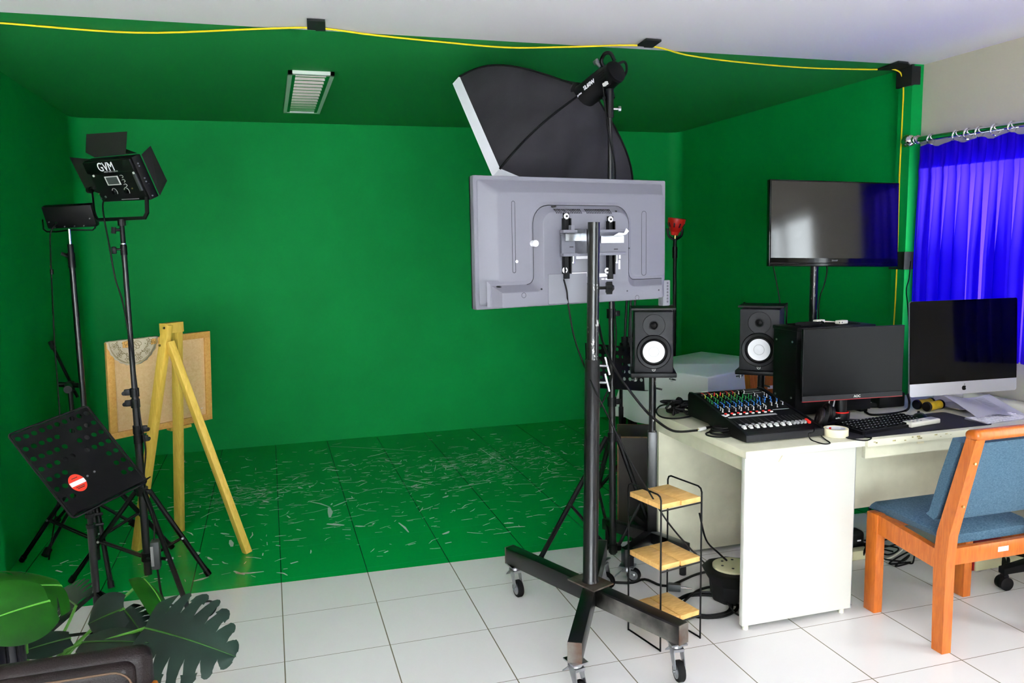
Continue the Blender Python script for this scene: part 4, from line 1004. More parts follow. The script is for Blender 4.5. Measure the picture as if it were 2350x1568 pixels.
# ================================================================== MIXER
DZ = .742
fl, fr_ = aZ(1706, 1020, DZ), aZ(1880, 1001, DZ); bl = aZ(1584, 962, DZ)
ex = (fr_-fl); MW = ex.length; ex.normalize(); ey = V((-ex.y, ex.x, 0)); MD = (bl-fl).dot(ey)
skew = (bl-fl).dot(ex); ey2 = (bl-fl).normalized()
ey2 = ey.lerp(ey2, .75).normalized()
ang = math.atan2(ey2.y, ey2.x)-PI/2; 
ex = V((math.cos(ang*.6+math.atan2(ex.y, ex.x)*.4), math.sin(ang*.6+math.atan2(ex.y, ex.x)*.4), 0)); ey = V((-ex.y, ex.x, 0))
MXT = frame(V((fl.x+.012, fl.y, DZ)), ex, ey, ZU)
mx = thing('audio_mixer', 'black audio mixing console with coloured knobs and white faders on the desk', 'audio mixer', T=MXT)
zf, zb = .042, .125; slope = (zb-zf-.004)/(MD-.02)
mb = MB()
side = [(0, .006), (0, .034), (.018, .044), (MD-.05, zb+.004), (MD-.01, zb+.004), (MD, zb-.01), (MD, .02), (MD*.62, .02), (MD*.55, .004), (.03, .004)]
Ts = frame(V((0, 0, 0)), V((0, 1, 0)), V((0, 0, 1)), V((1, 0, 0)))
mb.prism([(y, z) for y, z in [(0.004, .004), (0.004, .036), (.03, .040), (MD-.045, zb), (MD-.004, zb-.002), (MD-.004, .018), (MD*.62, .018), (MD*.5, .004)]], .012, MW-.012, Ts)
part('chassis', mb, 'blk', mx, local=True)
for x in (0, MW-.0125):
    mb = MB(); mb.prism(side, x, x+.0125, Ts); part('end_cheek', mb, 'blk', mx, local=True)
mb = MB(); mb.bx((.002, -.002, .005), (MW-.002, .0035, .034), bev=.0015); part('front_lip', mb, 'spk', mx, local=True)
sl = math.atan2(zb-.040, MD-.075); sd = V((0, math.cos(sl), math.sin(sl))); sN = V((0, -math.sin(sl), math.cos(sl)))
PT = frame(V((0.0125, .03, .0405)), V((1, 0, 0)), sd, sN); PWd = MW-.025; PL_ = (MD-.075)/math.cos(sl)
mb = MB(); mb.bx((.002, .004, 0), (PWd-.002, PL_, .0012), PT); part('control_panel', mb, 'blk_matte', mx, local=True)
# scribble strip
mb = MB(); mb.bx((.008, PL_*.325, .0012), (PWd*.70, PL_*.355, .0022), PT); part('scribble_strip', mb, 'knobgrey', mx, 'strip of white tape', local=True)
def meshpart(nm, me, parent, T):
    o = bpy.data.objects.new(nm, me); COL.objects.link(o); o.parent = parent; o.matrix_local = T; return o
def make_knob(m):
    mb = MB(); mb.lathe([(.0066, 0), (.006, .010), (.0052, .0125)], 12); mb.use(1); mb.bx((-.0014, -.003, .0115), (.0014, .006, .0135)); mb.bx((-.0014, -.0072, .0), (.0014, -.0055, .0135)); mb.bx((-.0034, -.0098, .0002), (.0034, -.0074, .0016)); mb.mark()
    o = link_mesh('knob', mb, ['blk', m], None); me = o.data; bpy.data.objects.remove(o); return me
KM = {k: make_knob(k) for k in ('ledred', 'knobyellow', 'knobgreen', 'knobblue', 'knobwhite')}
rowdef = [(.925, 'ledred', 8), (.875, 'knobyellow', 6), (.825, 'knobgreen', 8), (.775, 'knobgreen', 8), (.725, 'knobgreen', 8), (.66, 'knobblue', 8), (.615, 'knobblue', 8), (.545, 'knobwhite', 8), (.50, 'knobwhite', 8)]
rk = random.Random(2); nk = 0
for yf, m, n in rowdef:
    for k in range(n):
        x = PWd*(.05+.615*k/7); a = rk.uniform(-.5, .5)
        if m == 'ledred' and k >= 6: mm = 'knobwhite'
        else: mm = m
        meshpart('knob', KM[mm], mx, PT @ Matrix.Translation((x, PL_*yf, .001)) @ Matrix.Rotation(a, 4, 'Z')); nk += 1
for yf, xs, m in ((.66, (.76, .86, .95), 'knobblue'), (.72, (.74, .82, .90), 'knobblue'), (.78, (.76, .9), 'knobwhite'), (.845, (.76, .9), 'knobwhite'), (.57, (.80, .88, .96), 'knobwhite'), (.52, (.84,), 'knobwhite')):
    for xf in xs: meshpart('knob', KM[m], mx, PT @ Matrix.Translation((PWd*xf, PL_*yf, .001)) @ Matrix.Rotation(rk.uniform(-.6, .6), 4, 'Z'))
for k in range(8):
    x = PWd*(.045+.62*k/7)
    mb = MB(); mb.box((x, PL_*.425, .004), (.011, .006, .005), PT, .001); part('channel_button', mb, 'ledred', mx, 'red channel button', local=True)
    mb = MB(); mb.box((x+.003, PL_*.395, .004), (.013, .007, .006), PT, .002); part('mute_button', mb, 'knobwhite', mx, local=True)
    mb = MB(); mb.box((x, PL_*.17, .0016), (.003, PL_*.25, .001), PT); part('fader_slot', mb, 'groove', mx, local=True)
    mb = MB(); mb.loft([[PT @ V((x+sx*w, PL_*.075+sy*d_, z)) for sx, sy in ((-1, -1), (1, -1), (1, 1), (-1, 1))] for w, d_, z in ((.0068, .011, .003), (.0062, .010, .008), (.005, .004, .0105), (.005, .003, .0105), (.0062, .008, .013))]); part('fader_cap', mb, 'knobwhite', mx, 'white fader cap', local=True)
    mb = MB(); mb.box((x, PL_*.145, .0035), (.010, .012, .005), PT, .001); part('fader_button', mb, 'knobgrey', mx, local=True)
for k in range(5):
    x = PWd*(.735+.205*k/4); fc_ = 'ledred' if k == 4 else 'knobgrey'
    mb = MB(); mb.box((x, PL_*.18, .0016), (.003, PL_*.22, .001), PT); part('fader_slot', mb, 'groove', mx, local=True)
    yy = .085 if k < 4 else .075
    mb = MB(); mb.box((x, PL_*yy, .007), (.0115, .020, .011), PT, .002); part('fader_cap', mb, fc_, mx, 'red master fader cap' if k == 4 else 'grey fader cap', local=True)
mb = MB(); mb.box((PWd*.945, PL_*.115, .007), (.0115, .016, .011), PT, .002); part('fader_cap', mb, 'ledred', mx, 'second red master fader cap', local=True)
for yf, x0_, x1_, m in ((.96, .06, .30, 'knobgrey'), (.955, .34, .60, 'knobgrey'), (.945, .66, .93, 'displaygrey'), (.90, .66, .92, 'knobgrey'), (.44, .73, .97, 'knobgrey')):
    mb = MB(); mb.bx((PWd*x0_, PL_*yf, .0012), (PWd*x1_, PL_*(yf+(.03 if m == 'displaygrey' else .008)), .002), PT); part('panel_legend', mb, m, mx, local=True)
mb = MB(); mb.bx((-.0005, .165, zf+.035), (.012, .200, zf+.037), Matrix.Translation((.002, 0, .001))); part('white_sticker', mb, 'paper', mx, 'small white sticker on the left cheek', local=True)
part('maker_lettering', text_mb('YAMAHA', .011, PT @ Matrix.Translation((PWd*.14, PL_*1.02, .004)), .0004), 'knobwhite', mx, local=True)
# cables by the mixer
mb = MB(); rq = random.Random(8)
c = aZ(1560, 938, DZ+.03)
for k in range(5):
    p = [c+V((rq.uniform(-.075, .075), rq.uniform(-.06, .06), rq.uniform(-.022, .045))) for _ in range(9)]
    mb.tube(spline(p, 5), .006, 6)
solo('cable_bundle', mb, 'rubber', 'bunched black cable bundle at the back left corner of the white desk', 'cable')
mb = MB()
c = aZ(1655, 1000, DZ); p = []
for k in range(5*14):
    a = 2*PI*k/14; p.append(c+V((.010*math.sin(k//14*2.1)+(.060-.006*(k//14))*math.cos(a), .010*math.cos(k//14*1.7)+(.052-.006*(k//14))*math.sin(a), .0045+.0075*(k//14))))
p = [aZ(1712, 992, DZ+.02)]*0+p
mb.tube(spline(p, 2), .0034, 6); solo('coiled_cable', mb, 'rubber', 'small black cable coil tucked under the left side of the mixer', 'cable')
mb = MB(); mb.tube(spline([aZ(1618, 948, DZ+.006), aZ(1560, 960, DZ+.006), aZ(1520, 958, DZ+.006), aZ(1506, 945, DZ+.007), aZ(1515, 932, DZ+.008), aZ(1535, 928, DZ+.02)], 6), .004, 6)
solo('desk_cable', mb, 'rubber', 'thin black cable looping at the left edge of the white desk', 'cable')
# audio lead from the stand clamp to a plug lying on the desk
p = [aD(1374, 745, 3.36), aD(1385, 790, 3.2), aD(1410, 845, 3.05), aD(1440, 890, 2.98), aD(1475, 935, 3.02), aD(1500, 960, 3.02), aZ(1535, 985, DZ+.035), aZ(1560, 991, DZ+.012), aZ(1600, 988, DZ+.008)]
ac = thing('audio_lead', 'thick black audio lead with a plug resting on the desk in front of the mixer', 'cable', p[-1])
mb = MB(); mb.tube(spline(p, 6), .0052, 8); part('lead', mb, 'rubber', ac)
mb = MB(); a, b = aZ(1604, 986, DZ+.011), aZ(1618, 983, DZ+.011); mb.cyl(a, b, .008); part('plug_ring', mb, 'knobwhite', ac, 'white plug collar')
mb = MB(); mb.cyl(b, aZ(1632, 980, DZ+.011), .007, .005); part('plug_body', mb, 'blk', ac)
mb = MB(); mb.cyl(aZ(1584, 991, DZ+.006), aZ(1604, 985, DZ+.012), .003); part('jack_tip', mb, 'brass', ac, 'gold jack tip')

# ================================================================== COMPUTERS ON THE DESK
# tower
tx, ty = 2.275, 3.075
tw_ = thing('computer_tower', 'big black computer tower standing on the desk behind the monitor', 'computer tower', (tx+.21, ty+.12, DZ))
ztw = aY(1840, 753, ty).z
mb = MB(); mb.bx((tx, ty, DZ+.012), (tx+.42, ty+.175, ztw-.016), bev=.004); part('case', mb, 'blk', tw_)
mb = MB(); mb.bx((tx-.004, ty-.008, ztw-.016), (tx+.425, ty+.18, ztw), bev=.003); tp = part('top_cover', mb, 'blk', tw_)
for k in range(11):
    mb = MB(); mb.bx((tx+.06, ty+.02+k*.014, ztw), (tx+.36, ty+.026+k*.014, ztw+.0035)); part('top_rib', mb, 'blk_matte', tp)
for x in (tx+.03, tx+.39):
    mb = MB(); mb.bx((x-.02, ty+.01, DZ), (x+.02, ty+.165, DZ+.0125)); part('foot', mb, 'rubber', tw_)
for z in (.06, .32):
    for y in (.03, .15):
        mb = MB(); mb.cyl((tx-.003, ty+y, DZ+.03+z), (tx+.001, ty+y, DZ+.03+z), .005, seg=10); part('screw', mb, 'zinc', tw_)
# small white adapters on the tower
pa = aZ(1912, 728, ztw)
wa = thing('video_adapter', 'white video adapter lying on top of the computer tower', 'adapter', (tx+.21, ty+.08, ztw+.004))
ax_ = tx+.17
mb = MB(); mb.beam((ax_, ty+.10, ztw+.013), (ax_+.055, ty+.11, ztw+.013), .024, .017, bev=.003); part('plug_body', mb, 'ivory', wa)
mb = MB(); mb.tube(spline([(ax_+.05, ty+.11, ztw+.012), (ax_+.09, ty+.085, ztw+.01), (ax_+.10, ty+.05, ztw+.009)], 5), .003, 6); part('cord', mb, 'ivory', wa)
mb = MB(); mb.beam((ax_+.08, ty+.04, ztw+.012), (ax_+.135, ty+.055, ztw+.012), .030, .016, bev=.003); part('socket_body', mb, 'ivory', wa)
mb = MB(); mb.bx((ax_+.08, ty+.028, ztw+.009), (ax_+.098, ty+.03, ztw+.015)); part('socket_hole', mb, 'groove', wa)
mb = MB(); p = []
for k in range(40):
    a = 2*PI*k/13; p.append((tx+.11+.06*math.cos(a), ty+.07+.035*math.sin(a), ztw+.0075+.0022*(k//13)))
p += [(tx+.19, ty+.06, ztw+.012), (tx+.20, ty+.09, ztw+.014)]
mb.tube(spline(p, 2), .0035, 6); solo('coiled_cable', mb, 'rubber', 'black cable coiled on top of the computer tower', 'cable')

def screen_frame(q, dep):            # q: four measured corners TL TR BR BL on facing plane
    c = (q[0]+q[1]+q[2]+q[3])/4
    u = ((q[1]-q[0])+(q[2]-q[3])); w = u.length/2; u.z = 0; u.normalize()
    h = ((q[0]-q[3])+(q[1]-q[2])).length/2
    n = V((u.y, -u.x, 0)); return c, u, n, w, h
# monitor
q = [aD(1842, 757, 3.44), aD(2075, 744, 3.54), aD(2072, 905, 3.54), aD(1842, 928, 3.44)]
c, u, n, w, h = screen_frame(q, 0)
mo = thing('computer_monitor', 'black flat monitor with a thin red bottom line in front of the tower', 'monitor', T=frame(c, u, -n, ZU))
mb = MB(); mb.bx((-w/2, 0, -h/2), (w/2, .016, h/2), bev=.002); mb.bx((-w*.3, .016, -h*.3), (w*.3, .045, h*.3), bev=.01); part('housing', mb, 'blk', mo, local=True)
mb = MB(); mb.bx((-w/2+.004, -.0015, -h/2+.024), (w/2-.004, .0005, h/2-.004)); part('screen', mb, 'screen_matte', mo, local=True)
mb = MB(); mb.bx((-w/2, -.0025, -h/2), (w/2, .0005, -h/2+.0215)); ch = part('bottom_bezel', mb, 'spk', mo, local=True)
mb = MB(); mb.bx((-w/2, -.0022, -h/2-.003), (w/2, .004, -h/2)); part('red_line', mb, 'redcase', mo, 'thin red line', local=True)
part('maker_lettering', text_mb('AOC', .015, Matrix.Translation((.02, -.003, -h/2+.0105)) @ Matrix.Rotation(PI/2, 4, 'X'), .0004, bold=.0003), 'knobwhite', ch, local=True)
zdl = DZ-c.z
mb = MB(); mb.cyl((-.02, .055, zdl+.05), (-.02, .055, -h/2+.07), .026, seg=20); mb.bx((-.05, .03, -h/2+.04), (.01, .05, -h/2+.12)); part('neck', mb, 'blk', mo, local=True)
mb = MB(); mb.cyl((-.02, .055, zdl+.016), (-.02, .055, zdl+.05), .034, seg=24); part('neck_collar', mb, 'blk', mo, local=True)
mb = MB(); mb.torus((-.02, .055, zdl+.05), (0, 0, 1), .0325, .0035, 28, 6); part('red_ring', mb, 'red', mo, 'bright red ring', local=True)
for sg in (-1, 1):
    mb = MB(); mb.beam((-.02, .05, zdl+.01), (-.02+sg*.17, -.03 if sg > 0 else .0, zdl+.008), .035, .015, bev=.004); part('foot_arm', mb, 'blk', mo, local=True)
mb = MB(); mb.beam((-.02, .05, zdl+.01), (-.02, .15, zdl+.008), .04, .015, bev=.004); part('foot_arm', mb, 'blk', mo, local=True)
for x in (-.085, -.06):
    mb = MB(); mb.tube(spline([(x, .03, -h/2+.03), (x-.012, .03, -h/2-.03), (x-.03, .03, zdl+.04), (x-.05, .04, zdl+.012)], 5), .003, 6); part('lead', mb, 'knobgrey', mo, 'grey cable', local=True)

# wall-side television on a scratched pole
q = [aD(1772, 418, 4.02), aD(2066, 415, 4.16), aD(2059, 604, 4.16), aD(1760, 619, 4.02)]
c, u, n, w, h = screen_frame(q, 0)
t2 = thing('television', 'glossy black wide television on a scratched pole reflecting the window', 'television', T=frame(c, u, -n, ZU) @ Matrix.Rotation(math.radians(-4.0), 4, 'X') @ Matrix.Rotation(math.radians(1.6), 4, 'Y'))
mb = MB(); mb.bx((-w/2, 0, -h/2), (w/2, .03, h/2), bev=.004); mb.bx((-w*.36, .03, -h*.4), (w*.36, .07, h*.36), bev=.015); part('housing', mb, 'blk_gloss', t2, local=True)
mb = MB(); mb.bx((-w/2+.008, -.002, -h/2+.042), (w/2-.008, .0005, h/2-.008)); part('screen', mb, 'tvglass', t2, local=True)
mb = MB(); mb.bx((-w/2+.006, -.005, -h/2+.006), (w/2-.006, .001, -h/2+.018), bev=.002); ch = part('bottom_strip', mb, 'blk_gloss', t2, local=True)
part('maker_lettering', text_mb('SHARP', .012, Matrix.Translation((.0, -.001, -h/2+.030)) @ Matrix.Rotation(PI/2, 4, 'X'), .0004), 'knobgrey', t2, local=True)
pb = aY(1868, 640, 3.66)
ps = thing('screen_stand', 'scratched black pole stand holding the glossy television behind the computer tower', 'TV stand', (pb.x, 3.66, 0))
mb = MB(); mb.cyl((pb.x, 3.66, .012), (pb.x, 3.66, c.z+.05), .021, seg=22); part('pole', mb, 'steel_scr', ps)
mb = MB(); mb.bx((pb.x-.10, 3.615, c.z-.06), (pb.x+.10, 3.64, c.z+.06)); mb.bx((pb.x-.08, 3.585, c.z-.10), (pb.x-.05, 3.616, c.z+.10)); mb.bx((pb.x+.05, 3.585, c.z-.10), (pb.x+.08, 3.616, c.z+.10)); part('mount_bracket', mb, 'blk', ps)
mb = MB(); mb.lathe([(.15, 0), (.15, .008), (.035, .014), (.03, .05)], 28, Matrix.Translation((pb.x, 3.66, 0))); part('round_base', mb, 'blk', ps)
for k, (xa, xb, ye) in enumerate(((1776, 1794, 738), (1898, 1880, 690))):
    a, b = aD(xa, 618, 4.12), aD(xb, ye, 4.12)
    mb = MB(); mb.tube(spline([a+V((0, .03, .06)), a, a.lerp(b, .5)+V((.006, 0, 0)), b, b-V((-.0, 0, .14))], 6), .0035, 6)
    solo('screen_cable', mb, 'rubber', ('dark cable dropping from the left end of the glossy television', 'dark cable dropping beside the pole of the glossy television')[k], 'cable')

# all-in-one computer
q = [aD(2090, 691, 3.72), aD(2335, 685, 3.86), aD(2331, 894, 3.86), aD(2085, 915, 3.72)]
c, u, n, w, h = screen_frame(q, 0)
im = thing('desktop_computer', 'silver all in one computer with a black screen in front of the blue curtain', 'computer', T=frame(c, u, -n, ZU) @ Matrix.Rotation(math.radians(-3), 4, 'X'))
def plate(pts, y0, y1):
    mb = MB(); mb.prism(pts, y0, y1, frame(V((0, 0, 0)), V((1, 0, 0)), V((0, 0, 1)), V((0, -1, 0)))); return mb
ou = rrect(w, h, .012, 5); part('housing', plate(ou, -.008, 0), 'alu', im, local=True)
mb = MB(); mb.loft([[V((x*s_, y_, z*s_)) for x, z in ou] for s_, y_ in ((1, .008), (.96, .014), (.7, .028), (.35, .042))]); part('rear_shell', mb, 'alu', im, local=True)
chh = h*.135
top_pts = [(x, y) for x, y in ou if y > 0]
part('screen', plate([(-w/2, -h/2+chh)]+[(w/2, -h/2+chh)]+top_pts, .0002, .0022), 'screen', im, local=True)
bot = [(x, y) for x, y in ou if y < 0]
ch = part('chin', plate([(w/2, -h/2+chh), (-w/2, -h/2+chh)]+bot, .0002, .0022), 'alu', im, 'silver chin', local=True)
# fruit emblem with a bite and a leaf
em = []
for k in range(36):
    a = 2*PI*k/36; r_ = .0118*(1+.10*math.cos(2*a)*.5-.12*max(0, math.sin(a))**6-.07*max(0, -math.sin(a))**8)
    x, z = r_*math.cos(a), r_*1.06*math.sin(a)
    dx, dz = x-.0140, z-.001
    if math.hypot(dx, dz) < .0062: 
        f = .0062/math.hypot(dx, dz); x, z = .0140+dx*f, .001+dz*f
    em.append((x, z-h/2+chh*.47))
mb = plate(em, .0022, .0028); zl = -h/2+chh*.47
mb.prism([(0, zl+.0135), (.0018, zl+.0145), (.0048, zl+.0185), (.0046, zl+.0205), (.002, zl+.0190), (.0002, zl+.016)], .0022, .0028, frame(V((0, 0, 0)), V((1, 0, 0)), V((0, 0, 1)), V((0, -1, 0))))
part('fruit_emblem', mb, 'blk', ch, 'black bitten fruit emblem', local=True)
zdl = DZ-c.z
mb = MB(); mb.loft([[V((sx*.085, y, z)) for sx, y, z in ((-1, .055, -.02), (1, .055, -.02), (1, .048, -.02), (-1, .048, -.02))], [V((sx*.085, y, z)) for sx, y, z in ((-1, .10, -.15), (1, .10, -.15), (1, .094, -.15), (-1, .094, -.15))], [V((sx*.085, y, z)) for sx, y, z in ((-1, .10, zdl+.02), (1, .10, zdl+.02), (1, .094, zdl+.02), (-1, .094, zdl+.02))], [V((sx*.085, y, z)) for sx, y, z in ((-1, .08, zdl+.012), (1, .08, zdl+.012), (1, .08, zdl+.017), (-1, .08, zdl+.017))], [V((sx*.085, y, z)) for sx, y, z in ((-1, -.07, zdl+.009), (1, -.07, zdl+.009), (1, -.07, zdl+.014), (-1, -.07, zdl+.014))]]); part('stand_foot', mb, 'alu', im, local=True)

# ------------------------------------------------------------------ small things on the desk
pd = [aZ(1950, 1011, DZ+.0015), aZ(1995, 1003, DZ+.0015), aZ(2277, 974, DZ+.0015), aZ(2165, 946, DZ+.0015)]
pc = [V((2.235, 2.652, 0)), V((2.975, 2.662, 0)), V((2.985, 2.935, 0)), V((2.245, 2.925, 0))]
mb = MB(); mb.prism([(2.61+x, 2.795+y) for x, y in rrect(.745, .27, .02, 4)], DZ+.0003, DZ+.0033); solo('mouse_mat', mb, 'pad', 'long dark desk mat under the black keyboard and mouse', 'mouse mat')
PZ = DZ+.0036
k0, k1, k2 = aZ(1980, 996, PZ), aZ(2118, 973, PZ), aZ(1928, 968, PZ)
kx = (V((2.68, 2.752, 0))-V((2.325, 2.700, 0))).normalized(); ky = V((-kx.y, kx.x, 0)); KO = V((2.325, 2.695, PZ))
KT = frame(KO, kx, ky, ZU)
kb = thing('keyboard', 'black computer keyboard lying on the dark desk mat', 'keyboard', T=KT)
KW, KD = .405, .145
mb = MB(); mb.loft([[V((0, 0, 0)), V((KW, 0, 0)), V((KW, KD, 0)), V((0, KD, 0))], [V((0, 0, .012)), V((KW, 0, .012)), V((KW, KD, .022)), V((0, KD, .022))]]); part('base', mb, 'blk', kb, local=True)
def keymesh(mt, w, d, dot):
    mb = MB(); mb.loft([[V((sx*w/2*s_, sy*d/2*s_, z)) for sx, sy in ((-1, -1), (1, -1), (1, 1), (-1, 1))] for s_, z in ((1, 0), (.8, .007))])
    if dot: mb.use(1); mb.bx((-.0022, .0005, .0068), (.0022, .0036, .0074)); mb.mark()
    o = link_mesh('key', mb, [mt, dot] if dot else [mt], None); me = o.data; bpy.data.objects.remove(o); return me
KME = keymesh('blk_matte', .0195, .0195, 'knobwhite')
for r_ in range(5):
    for k in range(18):
        meshpart('key', KME, kb, Matrix.Translation((.020+.0215*k, .020+.0255*r_, .0125+.0018*r_)) @ Matrix.Rotation(math.radians(4), 4, 'X'))
mb = MB(); mb.tube(spline([KT @ V((.02, .0, .01)), aZ(1985, 1003, PZ+.004), aZ(2000, 1005, PZ+.003), aZ(1990, 1011, PZ+.003), aZ(1968, 1010, PZ+.002), aZ(1945, 1006, PZ+.004)], 5), .0028, 6); solo('keyboard_cable', mb, 'rubber', 'thin black cable curving in front of the black keyboard', 'cable')
m0 = aZ(2124, 968, PZ)
mo_ = thing('computer_mouse', 'black computer mouse on the dark desk mat right of the keyboard', 'mouse', (m0.x, m0.y+.03, PZ), rz=-.5)
mb = MB(); L_ = []
for y, w_, z in ((-.055, .012, .010), (-.05, .024, .020), (-.03, .030, .030), (0, .031, .036), (.03, .029, .028), (.048, .022, .016), (.055, .010, .007)):
    L_.append([V((w_*math.cos(a), y, max(0, z*math.sin(a)))) for a in [PI*k/10 for k in range(11)]])
mb.loft(L_); bd = part('body', mb, 'blk', mo_, local=True)
mb = MB(); mb.cyl((-.004, .03, .0275), (.004, .03, .0275), .008, seg=14); part('scroll_wheel', mb, 'rubber', mo_, local=True)
r0 = aZ(2092, 983, PZ); r1 = aZ(2159, 972, PZ); rx = (r1-r0); RL = rx.length*1.0; rx.z = 0; rx.normalize(); ry = V((-rx.y, rx.x, 0))
rm = thing('remote_control', 'white remote control lying on the desk mat in front of the mouse', 'remote control', T=frame(r0, rx, ry, ZU))
mb = MB(); mb.bx((0, 0, 0), (RL, .05, .022), bev=.006, seg=3); bd = part('body', mb, 'ivory', rm, local=True)
mb = MB(); mb.bx((RL*.70, .010, .0215), (RL*.93, .040, .0226)); part('display', mb, 'knobgrey', rm, local=True)
for k in range(6):
    mb = MB(); mb.cyl((RL*(.16+.13*(k % 3)), .016+.018*(k//3), .0215), (RL*(.16+.13*(k % 3)), .016+.018*(k//3), .0235), .005, seg=12); part('button', mb, 'knobgrey', rm, local=True)
# roll of masking tape
tp_ = aZ(1918, 1000, DZ)
tr = thing('tape_roll', 'roll of cream masking tape at the front edge of the white desk', 'tape roll', (tp_.x, tp_.y, DZ))
Tt = Matrix.Translation((tp_.x, tp_.y, DZ+.0005))
mb = MB(); mb.lathe([(.0385, 0), (.049, 0), (.0495, .002), (.0495, .030), (.049, .032), (.0385, .032), (.0385, 0)], 40, Tt, caps=False); part('tape', mb, 'tapecream', tr)
mb = MB(); mb.lathe([(.037, .001), (.0386, .001), (.0386, .031), (.037, .031), (.037, .001)], 36, Tt, caps=False); part('core', mb, 'paper', tr, 'white cardboard core')
mb = MB(); mb.bx((tp_.x-.012, tp_.y+.0365, DZ+.016), (tp_.x+.012, tp_.y+.0372, DZ+.028)); part('core_label', mb, 'red', tr, 'red label inside the core')
# headphones
hp = aZ(1926, 973, DZ)
hd_ = thing('headphones', 'black headphones lying on the desk between mixer and keyboard', 'headphones', (hp.x, hp.y, DZ))
e1, e2 = aZ(1872, 962, DZ+.05), aZ(1897, 955, DZ+.05)
def earcup(c, d):
    d = V(d).normalized(); T_ = zalign(c, c+d); mb = MB(); mb.lathe([(.012, -.016), (.036, -.012), (.040, 0), (.040, .006)], 28, T_); cup = part('ear_cup', mb, 'blk', hd_)
    mb = MB(); mb.tube([T_ @ V((.030*math.cos(a), .036*math.sin(a), .014)) for a in [2*PI*k/26 for k in range(26)]], .0115, 10, closed=True); part('ear_pad', mb, 'leather', cup)
c1 = V((2.155, 2.835, DZ+.05)); c1 = aZ(1888, 962, DZ+.045)
earcup(c1, (-.75, .35, .25)); c2 = c1+V((.075, .055, .005)); earcup(c2, (-.8, .2, .2))
bandp = [aZ(1893, 978, DZ+.016), aZ(1897, 996, DZ+.016), aZ(1915, 1000, DZ+.016), aZ(1942, 993, DZ+.016), aZ(1958, 980, DZ+.016), aZ(1950, 966, DZ+.02)]
bandp = [hp+V(v)+V((0, 0, .012)) for v in ((-.055, .085, .024), (-.062, .045, .017), (-.045, .012, .016), (0, -.002, .016), (.045, .004, .016), (.072, .03, .016), (.075, .075, .018), (.055, .11, .022))]
mb = MB(); mb.tube(spline(bandp, 6), .017, 4, sect=[(-.25, -1), (.25, -1), (.25, 1), (-.25, 1)]); bnd = part('headband', mb, 'blk', hd_)
Tt = frame(hp+V((.004, -.0078, .029)), V((1, .03, 0)), ZU, V((.03, -1, 0)))
part('maker_lettering', text_mb('audio-technica', .0105, Tt, .0006), 'knobwhite', bnd)
mb = MB(); mb.tube(spline([c1+V((.02, -.02, -.03)), hp+V((-.08, .06, .004)), aZ(1868, 990, DZ+.05), aZ(1856, 996, DZ+.045), aZ(1862, 1010, DZ+.004), aZ(1890, 1019, DZ+.003), aZ(1905, 1017, DZ+.003), aZ(1893, 1008, DZ+.003), aZ(1884, 1000, DZ+.003)], 6), .0026, 6)
solo('headphone_cable', mb, 'rubber', 'thin black cable lying over the mixer edge and looping on the desk front', 'cable')
# yellow and black grips under the silver computer
for k, ((xa, ya), (xb, yb), lab) in enumerate((((2103, 929), (2150, 921), 'yellow and black hand grip behind, under the silver computer'), ((2126, 934), (2168, 926), 'yellow and black hand grip in front, under the silver computer'))):
    a, b = aZ(xa, ya, DZ+.0235), aZ(xb, yb, DZ+.0235); d = (b-a).normalized(); b = a+d*.115
    g = thing('hand_grip', lab, 'hand grip', (a.x, a.y, DZ), group='yellow hand grips')
    T_ = zalign(a, b)
    mb = MB(); mb.lathe([(.0195, .010), (.022, .014), (.0215, .05), (.0195, .075), (.021, .10)], 24, T_); part('sleeve', mb, 'yellow', g)
    mb = MB(); mb.lathe([(.012, -.004), (.021, -.003), (.0232, .002), (.0232, .010), (.0195, .012)], 24, T_); part('end_cap', mb, 'blk', g)
    mb = MB(); mb.lathe([(.0205, .099), (.0225, .102), (.0225, .112), (.015, .118)], 24, T_); part('end_cap', mb, 'blk', g)
# paper sheets, white keyboard, small black items
mb = MB(); NX, NY = 14, 10; g = []
for j in range(NY+1):
    row = []
    for i in range(NX+1):
        fx, fy = i/NX, j/NY
        p = V((2.985+.27*fx+.03*fy, 2.745-.03*fx+.25*fy, 0)); z = DZ+.012+.055*fy*(1-.45*fx)+.012*math.sin(fx*5+fy*2)+.01*fx*fy
        row.append(mb.bm.verts.new(V((p.x, p.y, z))))
    g.append(row)
for j in range(NY):
    for i in range(NX): mb.bm.faces.new((g[j][i], g[j][i+1], g[j+1][i+1], g[j+1][i]))
bmesh.ops.solidify(mb.bm, geom=mb.bm.faces[:], thickness=.0012); mb.mark()
pp = solo('paper_sheets', mb, 'paper', 'sheets of white paper propped up below the silver computer', 'paper')
mb = MB()
for r_ in range(12):
    for s_ in range(3):
        fy = .50+.036*r_; fx0 = .2+.22*s_; 
        def zz_(fx): return DZ+.0135+.055*fy*(1-.45*fx)+.012*math.sin(fx*5+fy*2)+.01*fx*fy
        pts = []
        for fx, dy in ((fx0, 0), (fx0+.18, 0), (fx0+.18, .012), (fx0, .012)): pts.append(V((2.985+.27*fx+.03*fy, 2.745-.03*fx+.25*(fy+dy), zz_(fx)+.0008)))
        mb.bm.faces.new([mb.bm.verts.new(p) for p in pts])
mb.mark(); part('printed_lines', mb, 'knobgrey', pp, 'rows of small grey print')
WT_ = frame(V((2.955, 2.665, DZ)), V((.994, .10, 0)).normalized(), V((-.10, .994, 0)).normalized(), ZU)
wk = thing('keyboard', 'thin white keyboard at the right end of the desk under the papers', 'keyboard', T=WT_)
mb = MB(); mb.loft([[V((0, 0, 0)), V((.28, 0, 0)), V((.28, .112, 0)), V((0, .112, 0))], [V((0, 0, .005)), V((.28, 0, .005)), V((.28, .112, .011)), V((0, .112, .011))]]); part('base', mb, 'alu', wk, local=True)
